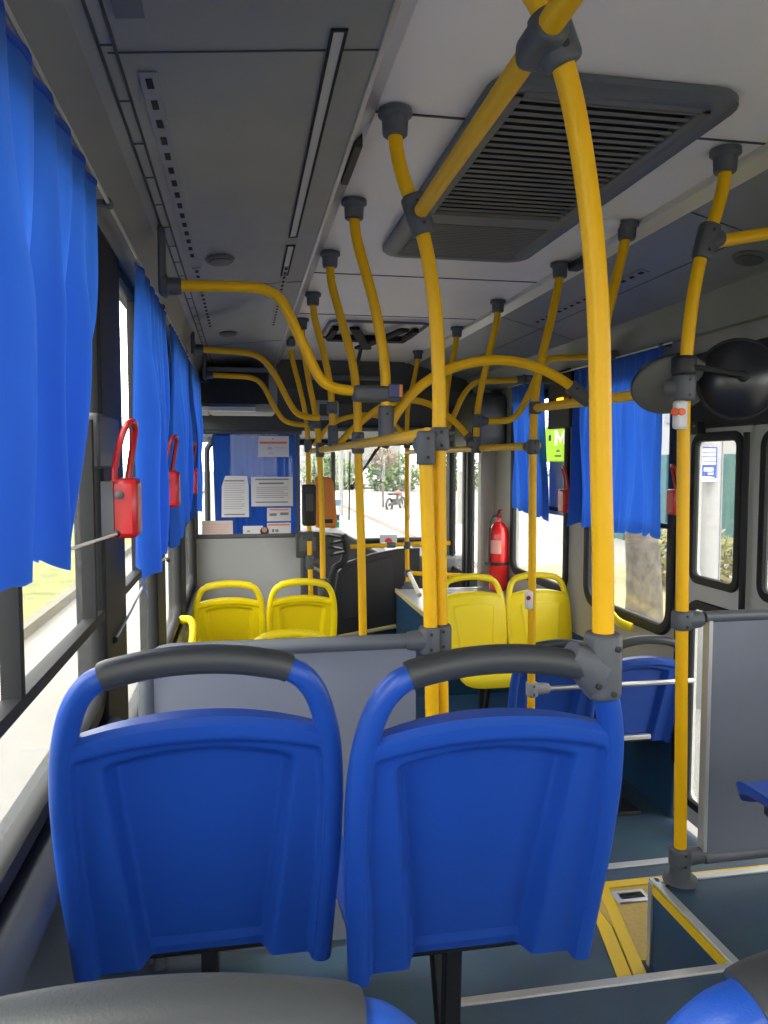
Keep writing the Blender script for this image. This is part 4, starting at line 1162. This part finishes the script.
# pillar + front door on the right
bm = B(); box2(bm, XR-.12, XR+.05, 6.3, 6.42, ZF, .6); struct('trim_36', bm, mat('pale_pillar', (.42, .4, .36), .45), bevel=.02, label='pale pillar beside the fire extinguisher')
bm = B()
for (a, b) in ((6.46, 6.58), (7.0, 7.08), (7.12, 7.2), (7.66, 7.8)): box2(bm, XR-.03, XR+.04, a, b, ZF, .28)
box2(bm, XR-.03, XR+.04, 6.42, 8.5, .2, .3)
struct('trim_37', bm, RUBBER, bevel=.01, label='black uprights of the front door')
for n, (a, b) in ((4, (6.58, 7.0)), (5, (7.2, 7.66))):
    t = bpy.data.objects.new('door_%d' % n, None); COL.objects.link(t); t['kind'] = 'structure'; t['category'] = 'door'; t['label'] = 'glazed leaf of the front door'
    bm = B(); sweep(bm, [(XR+.0, y, z) for y, z in rrect(a+.03, b-.03, -1.1, .18, .05, 5)], .012, .018, seg=8, closed=True, hint=(1, 0, 0)); obj('window_seal', bm, RUBBER, t)
    bm = B(); prism(bm, rrect(a, b, -1.15, .2, .04, 5), 'x', XR+.01, XR+.013); obj('door_glass', bm, GLASS, t)
    bm = B(); box2(bm, XR-.01, XR+.03, a, b, ZF, -1.1); obj('door_panel', bm, HEADER, t)
t = thing('door_motor_cover', 'large dark rounded cover above the front door', 'cover', (1.95, 6.6, .2))
bm = B(); prism(bm, rrect(5.98, 6.68, .08, .56, .12, 6), 'x', 1.86, XR-.002); obj('shell', bm, HEADER, t, .03)
bm = B(); box2(bm, 1.852, 1.862, 6.1, 6.55, .2, .45); obj('lid', bm, HEADER, t, .004)
# dark header beyond the far right curtain (top corner)
t = thing('led_sign', 'small lit amber light in a dark box above the green sticker', 'light', at(560, 402, X=XR-.1))
a = at(559, 395, X=XR-.05)
bm = B(); box(bm, a+Vector((.02, 0, -.03)), (.05, .36, .38)); obj('housing', bm, BLACK, t, .01)
b_ = at(560, 402, X=XR-.085)
bm = B(); box(bm, b_, (.01, .1, .055)); obj('lamp', bm, AMBER, t, .006)

# green sticker with a white M
t = thing('green_sticker', 'bright green sticker with a large white letter M on the right window', 'sticker', at(558, 444, X=XR-.03))
a0 = at(545.5, 443, X=XR-.01); a1 = at(568, 443, X=XR-.01); zt0, zb0 = at(560, 425, X=XR-.01).z, at(560, 462, X=XR-.01).z
ML = [(0, 0), (0, 1), (.22, 1), (.5, .45), (.78, 1), (1, 1), (1, 0), (.78, 0), (.78, .62), (.5, .12), (.22, .62), (.22, 0)]
yl, yr_ = a0.y-(a0.y-a1.y)*.42, a0.y-(a0.y-a1.y)*.93
zl, zh = zb0+(zt0-zb0)*.46, zb0+(zt0-zb0)*.86
mpts = [(yl+(yr_-yl)*u_, zl+(zh-zl)*v_) for u_, v_ in ML]
bm = B()
def mq(pl): bm.faces.new([bm.verts.new((XR-.01, y, z)) for y, z in pl])
mp = lambda u_, v_: (yl+(yr_-yl)*u_, zl+(zh-zl)*v_)
mq([(a0.y, zb0), (a0.y, zt0), (yl, zt0), (yl, zb0)]); mq([(yr_, zb0), (yr_, zt0), (a1.y, zt0), (a1.y, zb0)])
mq([(yl, zh), (yl, zt0), (yr_, zt0), (yr_, zh)]); mq([(yl, zb0), (yl, zl), (yr_, zl), (yr_, zb0)])
mq([mp(.22, 1), mp(.5, .45), mp(.78, 1)])
mq([mp(.22, 0), mp(.22, .62), mp(.5, .12), mp(.5, 0)]); mq([mp(.78, 0), mp(.78, .62), mp(.5, .12), mp(.5, 0)])
obj('backing', bm, cloth_mat('green_vinyl', (.36, .58, .05), .5), t)
bm = B()
for pl in ([(0, 0), (0, 1), (.22, 1), (.22, 0)], [(.78, 0), (.78, 1), (1, 1), (1, 0)], [(.22, 1), (.22, .62), (.5, .12), (.5, .45)], [(.78, 1), (.78, .62), (.5, .12), (.5, .45)]): mq([mp(*q) for q in pl])
obj('letter_m', bm, cloth_mat('white_vinyl', (.85, .85, .85), .5), t)
bm = B(); c = at(550, 438, X=XR-.015); box(bm, c, (.002, .03, .04)); obj('small_mark', bm, mat('blue_mark', (.1, .2, .5), .6), t)
bm = B()
for (v, w_) in ((451, .06), (456, .1)): c = at(558, v, X=XR-.015); box(bm, c, (.002, w_, .012))
obj('print', bm, PAPER, t)
bm = B(); box2(bm, XR-.006, XR-.002, 4.86, 5.1, -.37, .0); 
tag(obj('window_poster', bm, mat('pale_blue_poster', (.35, .42, .68), .7)), 'pale blue poster on the window below the green sticker', 'poster')

# ================================================================== DRIVER AREA
# dark side panel of the cab
t = thing('cab_side_panel', 'charcoal panel with a sloping top in front of the windscreen', 'panel', (1.05, 6.55, ZF))
Yc = 6.5
poly = [at(u, v, Y=Yc) for u, v in [(330, 652), (334, 600), (338, 572), (348, 562), (372, 554), (398, 549), (420, 548), (420, 640)]]
poly = [(p.x, p.z) for p in poly]
bm = B(); prism(bm, poly, 'y', Yc, Yc+.05); obj('panel', bm, mat('charcoal_panel', (.04, .042, .048), .5), t, .008)
pin = [at(u, v, Y=Yc-.012) for u, v in [(341, 620), (342, 578), (350, 568), (394, 555), (394, 612)]]
bm = B(); prism(bm, [(p.x, p.z) for p in pin], 'y', Yc-.012, Yc); obj('inset', bm, mat('charcoal_inset', (.05, .052, .058), .45), t, .01)
bm = B(); prism(bm, [(p.x, p.z) for p in [at(u, v, Y=Yc) for u, v in [(336, 640), (396, 628), (396, 650), (336, 650)]]], 'y', Yc-.06, Yc-.02); obj('blue_base', bm, mat('blue_base', (.02, .08, .2), .5), t)
a, b = at(338, 637, Y=Yc-.09), at(396, 626, Y=Yc-.09)
bm = B(); sweep(bm, [a, b], .018, seg=10); tag(obj('edge_rail', bm, PALEY), 'pale yellow rail at the foot of the charcoal cab panel', 'rail')
# dashboard
t = thing('dashboard', 'dark dashboard hump under the windscreen', 'dashboard', (.8, 7.9, -1.2))
poly = [at(u, v, Y=7.6) for u, v in [(300, 620), (300, 542), (316, 532), (345, 534), (362, 543), (385, 556), (470, 556), (470, 620)]]
bm = B(); prism(bm, [(p.x, p.z) for p in poly], 'y', 7.6, 8.5); obj('body', bm, mat('dash_grey', (.09, .09, .095), .55), t, .03)
bm = B(); box(bm, at(398, 549, Y=7.9)+Vector((0, 0, .02)), (.3, .3, .01), Matrix.Rotation(.2, 3, 'X')); tag(obj('paper_sheet', bm, PAPER), 'white papers lying on the dashboard', 'paper')
# orange validator and black reader
a = at(329, 502, Y=5.65)
t = thing('fare_validator', 'orange fare validator box on the far pole', 'validator', a)
bm = B(); prism(bm, [(a.x-.10, a.z-.19), (a.x+.05, a.z-.19), (a.x+.062, a.z-.16), (a.x+.035, a.z+.14), (a.x+.01, a.z+.185), (a.x-.10, a.z+.185)], 'y', a.y-.02, a.y+.09); obj('case', bm, ORANGE, t, .015)
bm = B(); box(bm, a+Vector((-.02, -.023, -.14)), (.09, .006, .03)); obj('slot', bm, BLACK, t)
a = at(309, 505, Y=5.42)
t = thing('card_reader', 'black padded card reader cylinder on the far pole', 'reader', a)
bm = B(); cyl_round(bm, a-Vector((0, 0, .145)), a+Vector((0, 0, .145)), .05, seg=20, p=3); obj('case', bm, BLACK, t)
bm = B(); box(bm, a+Vector((.0, -.05, .02)), (.05, .006, .12)); obj('front_plate', bm, HEADER, t, .003)
# ticket machine and coin tray
a = at(312, 548, Y=5.9)
t = thing('ticket_machine', 'dark ticket machine and coin tray beside the driver partition', 'machine', a)
bm = B(); box(bm, a+Vector((-.02, .1, .02)), (.2, .14, .2)); box(bm, a+Vector((.12, .05, .02)), (.1, .12, .16)); obj('case', bm, HEADER, t, .012)
bm = B(); box(bm, a+Vector((-.03, .022, .03)), (.13, .01, .11)); obj('keypad', bm, mat('keypad_grey', (.12, .12, .13), .5), t, .004)
bm = B()
for k in range(4): box(bm, a+Vector((.17+.02*(k % 2), -.02, .09-.045*k)), (.12, .1, .016), Matrix.Rotation(.2*(-1)**k, 3, 'Y'))
obj('coin_tray', bm, BLACK, t, .004)
bm = B(); sweep(bm, smooth_path([a+Vector((.24, 0, .1)), a+Vector((.27, 0, -.0)), a+Vector((.24, 0, -.12)), a+Vector((.16, 0, -.2)), a+Vector((.13, 0, -.6))], 5), .02, .028, seg=10); obj('stalk', bm, BLACK, t)
bm = B(); sweep(bm, smooth_path([a+Vector((-.02, -.03, -.1)), a+Vector((-.0, -.05, -.14)), a+Vector((.05, -.05, -.17)), a+Vector((.08, -.04, -.2))], 4), .012, seg=8); obj('bracket_arm', bm, STEEL, t)
# driver's seat back
t = thing('driver_seat', 'dark driver seat low behind the glazed partition', 'seat', (.1, 6.9, ZF))
bm = B(); box(bm, (.08, 6.8, -.75), (.46, .12, .62)); obj('backrest', bm, HEADER, t, .05)
bm = B(); box(bm, (.08, 7.05, -1.1), (.46, .46, .12)); obj('cushion', bm, HEADER, t, .04)
bm = B(); box2(bm, -.07, .23, 6.9, 7.2, ZF, -1.16); obj('pedestal', bm, BLACK, t, .02)
# steering wheel
t = thing('steering_wheel', 'black steering wheel in the driver cab', 'steering wheel', (.15, 7.55, -.85))
c = Vector((.12, 7.5, -.78)); n = Vector((0, -.6, .8)); u_ = Vector((1, 0, 0)); v_ = n.cross(u_)
bm = B(); sweep(bm, [c+(u_*math.cos(k*math.pi/16)+v_*math.sin(k*math.pi/16))*.22 for k in range(32)], .014, seg=8, closed=True, hint=tuple(n)); obj('rim', bm, BLACK, t)
bm = B(); sweep(bm, [c-u_*.22, c+u_*.22], .012, seg=8); sweep(bm, [c, c-v_*.22], .012, seg=8); obj('spokes', bm, BLACK, t)
bm = B(); sweep(bm, [c, c+Vector((0, .28, -.5))], .03, seg=10); obj('column', bm, BLACK, t)
# windscreen wiper-like arm and mirror strut
def wiper(label, P, r=.012):
    bm = B(); sweep(bm, P, r, seg=8); tag(obj('windscreen_strut', bm, BLACK), label, 'strut')
wiper('dark upright strut left of the windscreen', [at(333, 452, Y=8.3), at(333, 528, Y=8.3)], .026)
wiper('thin dark upright rod behind the windscreen', [at(350, 452, Y=8.35), at(349, 520, Y=8.35)], .008)
bm = B(); sweep(bm, [at(376, 449, Y=8.4), at(352, 488, Y=8.4)], .01, seg=6); sweep(bm, [at(380, 446, Y=8.4), at(356, 480, Y=8.4)], .014, seg=6); sph(bm, at(352, 487, Y=8.4), .035)
tag(obj('windscreen_wiper', bm, BLACK), 'black wiper arm slanting across the windscreen', 'wiper')
# stickers low on the windscreen
for k, (u0, v0, u1, v1, M_, lab) in enumerate(((336, 500, 341, 506, mat('pale_blue_vinyl', (.35, .6, .8), .6), 'small pale blue sticker on the windscreen'), (336, 515, 340, 521, mat('navy_vinyl', (.05, .15, .4), .6), 'small dark blue sticker on the windscreen'), (336, 522, 340, 528, mat('green_vinyl_small', (.02, .4, .25), .6), 'small green sticker low on the windscreen'))):
    a, b = at(u0, v0, Y=8.5), at(u1, v1, Y=8.5); bm = B(); box2(bm, a.x, b.x, 8.545, 8.55, b.z, a.z); tag(obj('windscreen_sticker', bm, M_), lab, 'sticker')
a, b = at(380, 535, Y=8.5), at(397, 546, Y=8.5)
t = thing('windscreen_card', 'grey card with a red circle at the bottom of the windscreen', 'card', a)
bm = B(); box2(bm, a.x, b.x, 8.5, 8.504, b.z, a.z); obj('card', bm, mat('grey_card', (.4, .41, .42), .7), t)
bm = B(); lathe(bm, [(.04, 0), (.04, .004)], Vector(((a.x+b.x)/2, 8.5, b.z+.055)), (0, -1, 0), seg=20); obj('red_circle', bm, RED, t)

# ================================================================== OUTSIDE
ZG = -2.15
ROAD = mat('pale_asphalt', (.19, .182, .17), .9, noise=.06, nscale=1.5)
GRASS = mat('yellow_green_grass', (.14, .15, .04), .95, noise=.3, nscale=2.5, bump=.3, bscale=60)
KERB = mat('kerb_stone', (.13, .12, .095), .9)
bm = B(); box2(bm, -90, 90, -60, 160, ZG-.2, ZG); struct('ground_road', bm, ROAD, label='pale road outside')
bm = B(); box2(bm, -14, -2.75, -20, 60, ZG, ZG+.10); tag(obj('grass_verge', bm, GRASS), 'yellow green grass verge outside the left windows', 'grass', kind='stuff')
bm = B(); box2(bm, -2.75, -2.6, -20, 60, ZG, ZG+.14); struct('kerb', bm, KERB, label='kerb along the grass')
bm = B(); box2(bm, 4.6, 7.5, -20, 60, ZG, ZG+.12); struct('pavement', bm, mat('pinkish_paving', (.26, .22, .2), .9, noise=.05, nscale=3), label='pinkish pavement outside the right windows')
GRASSR = mat('dry_grass', (.2, .185, .10), .95, noise=.25, nscale=3)
bm = B(); box2(bm, 3.0, 4.6, 6.3, 14, ZG, ZG+.03); box2(bm, 4.6, 7.5, 6.3, 14, ZG+.12, ZG+.135); tag(obj('dry_verge', bm, GRASSR), 'dry yellowish verge under the street tree', 'grass', kind='stuff')
LEAF = mat('green_leaves', (.07, .12, .03), .8, noise=.35, nscale=8)
LEAFY = mat('yellowish_leaves', (.17, .16, .06), .8, noise=.3, nscale=8)
LEAFP = mat('dusty_pink_leaves', (.2, .15, .12), .8, noise=.3, nscale=8)
BARK = mat('grey_brown_bark', (.11, .095, .08), .9, noise=.35, nscale=9, bump=.6, bscale=30)
def foliage(name, c, R_, n, M, parent, seed=1, sc=(1, 1, 1), leaf=.12):
    rnd = random.Random(seed); bm = B(); c = Vector(c)
    for _ in range(n):
        d = Vector((rnd.gauss(0, 1), rnd.gauss(0, 1), rnd.gauss(0, 1))).normalized()*(R_*rnd.uniform(.35, 1)**.6)
        p = c+Vector((d.x*sc[0], d.y*sc[1], d.z*sc[2]))
        a = Vector((rnd.uniform(-1, 1), rnd.uniform(-1, 1), rnd.uniform(-1, 1))).normalized()*leaf; b = a.orthogonal().normalized()*leaf*.45
        vs = [bm.verts.new(p-a), bm.verts.new(p+b), bm.verts.new(p+a), bm.verts.new(p-b)]; bm.faces.new(vs)
    return obj(name, bm, M, parent)
def tree(label, x, y, h, tr, cr, M, seed=1, group=None, lean_=0, leaf=.12, n=1500):
    t = thing('tree', label, 'tree', (x, y, ZG), group)
    bm = B(); P = [(x, y, ZG-.05), (x+.03*tr*3, y, ZG+h*.1), (x+lean_*.4, y+.05, ZG+h*.3), (x+lean_, y, ZG+h*.7)]
    P = smooth_path(P, 5); k = len(P); ra = [tr*(1.35-.75*(i/k)**.5) for i in range(k)]
    sweep(bm, P, ra, seg=12)
    for q in range(4):
        a = q*1.6+seed; s_ = Vector(P[int(k*.75)]); e = s_+Vector((math.cos(a)*cr*.6, math.sin(a)*cr*.6, h*.28)); sweep(bm, [s_, (s_+e)/2+Vector((0, 0, .05)), e], [tr*.4, tr*.3, tr*.15], seg=7)
    obj('trunk', bm, BARK, t); foliage('crown', (x+lean_, y, ZG+h*.85), cr, n, M, t, seed, (1, 1, .7), leaf)
    return t
p = at(650, 590, X=5.1)
tree('thick grey tree trunk outside the right window under the wide curtain', 4.18, 7.5, 7.5, .2, 1.5, LEAF, 4, lean_=-.15)
tree('leafy tree outside the rear door window', 9.6, 11.2, 5.2, .14, 2.0, LEAF, 6, n=3500)
def bush(label, x, y, r, M, seed, sc=(1, 1, .7), n=900, leaf=.1):
    t = thing('shrub', label, 'shrub', (x, y, ZG), 'shrubs outside'); foliage('leaves', (x, y, ZG+r*.6), r, n, M, t, seed, sc, leaf)
    bm = B(); tube(bm, (x, y, ZG-.02), (x, y, ZG+r*.5), .05, 8); obj('stem', bm, BARK, t)
bush('yellowish shrub beyond the right hand tree trunk', 7.0, 11.2, .9, LEAFY, 31)
bush('low yellow shrub right of the tree trunk', 6.4, 7.4, .7, LEAFY, 32)
bush('green shrub behind the white post', 8.6, 9.3, 1.0, LEAF, 33)
for k in range(5): bush(['round green hedge bush ahead on the far side', 'second green hedge bush seen over the front bar', 'green hedge bush right of the windscreen middle', 'green hedge bush near the front door line', 'last green hedge bush ahead at right'][k], 6.0+k*4.6, 54, 2.0, LEAF, 50+k, (1.05, .8, .8), 700, .25)
# pinkish young tree and motorcycle ahead
px_ = at(383, 495, Y=33)
tree('small pinkish tree seen through the windscreen beside the motorcycle', px_.x, 33, 2.7, .06, .7, LEAFP, 8, n=500, leaf=.09)
def motorcycle(c, s=1.0):
    t = thing('motorcycle', 'parked dark motorcycle seen through the windscreen', 'motorcycle', c); c = Vector(c)
    for dx in (-.62, .62):
        bm = B(); w0 = c+Vector((dx, 0, .31)); sweep(bm, [w0+Vector((math.cos(k*math.pi/12), 0, math.sin(k*math.pi/12)))*.27 for k in range(24)], .05, seg=8, closed=True, hint=(0, 1, 0))
        for k in range(6): tube(bm, w0, w0+Vector((math.cos(k*math.pi/3), 0, math.sin(k*math.pi/3)))*.26, .01, 5)
        obj('wheel', bm, BLACK, t)
    bm = B(); sweep(bm, [c+Vector((-.62, 0, .31)), c+Vector((-.1, 0, .42)), c+Vector((.25, 0, .7)), c+Vector((.42, 0, .85))], .06, .06, seg=8); tube(bm, c+Vector((.62, 0, .31)), c+Vector((.4, 0, .95)), .035, 8); box(bm, c+Vector((0, 0, .42)), (.36, .22, .26)); obj('frame', bm, HEADER, t)
    bm = B(); sph(bm, c+Vector((.18, 0, .78)), .17, sc=(1.3, .7, .7)); obj('tank', bm, mat('dusky_red', (.3, .08, .08), .4), t)
    bm = B(); box(bm, c+Vector((-.3, 0, .76)), (.6, .22, .09)); obj('seat', bm, BLACK, t, .03)
    bm = B(); tube(bm, c+Vector((.36, -.32, 1.02)), c+Vector((.36, .32, 1.02)), .018, 8); sph(bm, c+Vector((.46, 0, .9)), .09); obj('handlebar', bm, BLACK, t)
    return t
q = at(396, 505, Y=32); mo = motorcycle((0, 0, 0)); mo.location = (q.x, 32, ZG); mo.rotation_euler = (0, 0, math.radians(52))
# parked van/car white ahead, wall and buildings
def building(label, x0, x1, y0, y1, h, M, nx=4, nz=3, group='pale buildings outside', face='x-'):
    t = thing('building', label, 'building', ((x0+x1)/2, (y0+y1)/2, ZG), group)
    bm = B(); box2(bm, x0, x1, y0, y1, ZG-.05, ZG+h); obj('wall', bm, M, t)
    bm = B(); box2(bm, x0-.2, x1+.2, y0-.2, y1+.2, ZG+h, ZG+h+.25); obj('roof', bm, KERB, t)
    for i in range(nx):
        for j in range(nz):
            zc = ZG+1.6+j*3.0
            bm = B()
            if face == 'x+': yc = y0+(y1-y0)*(i+.5)/nx; box(bm, (x1+.03, yc, zc), (.1, 1.1, 1.3))
            elif face == 'x-': yc = y0+(y1-y0)*(i+.5)/nx; box(bm, (x0-.03, yc, zc), (.1, 1.1, 1.3))
            else: xc = x0+(x1-x0)*(i+.5)/nx; box(bm, (xc, y0-.03, zc), (1.1, .1, 1.3))
            obj('window', bm, mat('pale_window', (.12, .135, .15), .3) if 'pale_window' not in bpy.data.materials else bpy.data.materials['pale_window'], t)
WB = mat('white_render', (.24, .24, .24), .9); WB2 = mat('cream_render', (.2, .19, .17), .9)
building('tall white block beyond the left windows', -34, -24, 34, 60, 16, WB, 6, 5, face='x+')
building('low cream house beyond the grass on the left', -26, -18, 2, 16, 5.5, WB2, 4, 1, face='x+')
building('long white building on the right beyond the pavement', 20, 27, 14, 40, 6, WB, 6, 2)
building('white building far ahead across the road', 2, 14, 68, 76, 7, WB, 5, 2, face='y-')
# teal wall + white post with poster
bm = B(); box2(bm, 10.2, 10.4, 8.0, 22, ZG, ZG+2.3)
for k in range(20): box2(bm, 10.15, 10.2, 8.1+k*.7, 8.2+k*.7, ZG, ZG+2.3)
tag(obj('teal_fence', bm, mat('teal_paint', (.03, .09, .085), .6)), 'teal boarded fence behind the white post', 'fence')
t = thing('street_post', 'thick white street post outside the rear door window with a poster', 'post', (4.0, 6.0, ZG))
Yp = 6.0
pl, prr = at(699, 520, Y=Yp), at(719, 520, Y=Yp); xc = (pl.x+prr.x)/2; rp = (prr.x-pl.x)/2
bm = B(); sweep(bm, [(xc, Yp, ZG), (xc, Yp, 3.2)], rp*1.05, rp*1.0, seg=20); obj('shaft', bm, mat('white_post_paint', (.3, .3, .3), .7), t)
bm = B(); sweep(bm, [(xc+rp*.55, Yp-rp*.95, -2.0), (xc+rp*.55, Yp-rp*.95, 3.0)], .006, seg=6); obj('cable', bm, INK, t)
yf = Yp-rp*1.08
a, b = at(702, 447, Y=yf), at(716, 479, Y=yf)
bm = B(); box2(bm, a.x-.03, b.x, yf-.006, yf, b.z, a.z); po = obj('poster', bm, mat('navy_poster', (.03, .06, .3), .6), t)
W = b.x-a.x+.03; Hh = a.z-b.z
bm = B(); prism(bm, [(a.x-.03, b.z-.02), (b.x, b.z-.02), (b.x, b.z), (a.x+W*.5, b.z+Hh*.08), (a.x-.03, b.z+Hh*.08)], 'y', yf-.008, yf-.006); obj('poster_foot', bm, WHITEP, po)
rp_ = random.Random(5)
for k, (z_, h_, x0_, x1_) in enumerate(((.05, .10, .16, .92), (.18, .10, .16, .9), (.31, .12, .14, .92), (.46, .09, .16, .92), (.64, .12, .3, .8), (.80, .06, .52, .82))):
    x = x0_; bm = B()
    while x < x1_:
        w_ = rp_.uniform(.05, .08); box2(bm, a.x-.03+W*x, a.x-.03+W*min(x+w_, x1_), yf-.0085, yf-.006, a.z-Hh*(z_+h_), a.z-Hh*z_); x += w_+.022
    o_ = obj('poster_print', bm, PAPER, po)
# slim posts ahead
for k, (u, Y) in enumerate(((408, 26), (341, 30), (460, 24))):
    q = at(u, 470, Y=Y); bm = B(); tube(bm, (q.x, Y, ZG), (q.x, Y, 3.5), .09, 10)
    tag(obj('lamp_post', bm, WB), ['slim white post behind the small pinkish tree', 'slim white post at the left of the windscreen', 'slim white post beyond the front door'][k], 'post', 'slim white posts ahead')
# parked white car ahead
q = at(369, 480, Y=60)
t = thing('car', 'white car parked far ahead beyond the small tree', 'car', (0, 0, 0))
bm = B(); prism(bm, [(-2.1, 0+.35), (-2.1, 0+.9), (-1.4, 0+1.0), (-.9, 0+1.5), (.8, 0+1.5), (1.3, 0+1.0), (2.0, 0+.9), (2.1, 0+.35)], 'y', -.85, .85); obj('body', bm, WHITEP, t, .08)
bm = B(); prism(bm, [(-1.25, 0+1.0), (-.83, 0+1.42), (.72, 0+1.42), (1.2, 0+1.0)], 'y', -.88, .88); obj('side_window', bm, HEADER, t)
for dx in (-1.3, 1.3):
    for yy in (-.75, .75):
        bm = B(); lathe(bm, [(.33, -.1), (.33, .1)], (dx, yy, .33), (0, 1, 0), seg=20); obj('wheel', bm, BLACK, t)
t.location = (q.x, 60, ZG); t.rotation_euler = (0, 0, math.radians(70))
# red stripe kerb line on the road
bm = B(); a, b = at(343, 497, Z=ZG), at(389, 519, Z=ZG)
prism(bm, [(a.x, a.y), (b.x, b.y), (b.x+.15, b.y), (a.x+.3, a.y)], 'z', ZG, ZG+.02); struct('road_line', bm, mat('faded_red_line', (.6, .3, .27), .9), label='faded red line on the road')
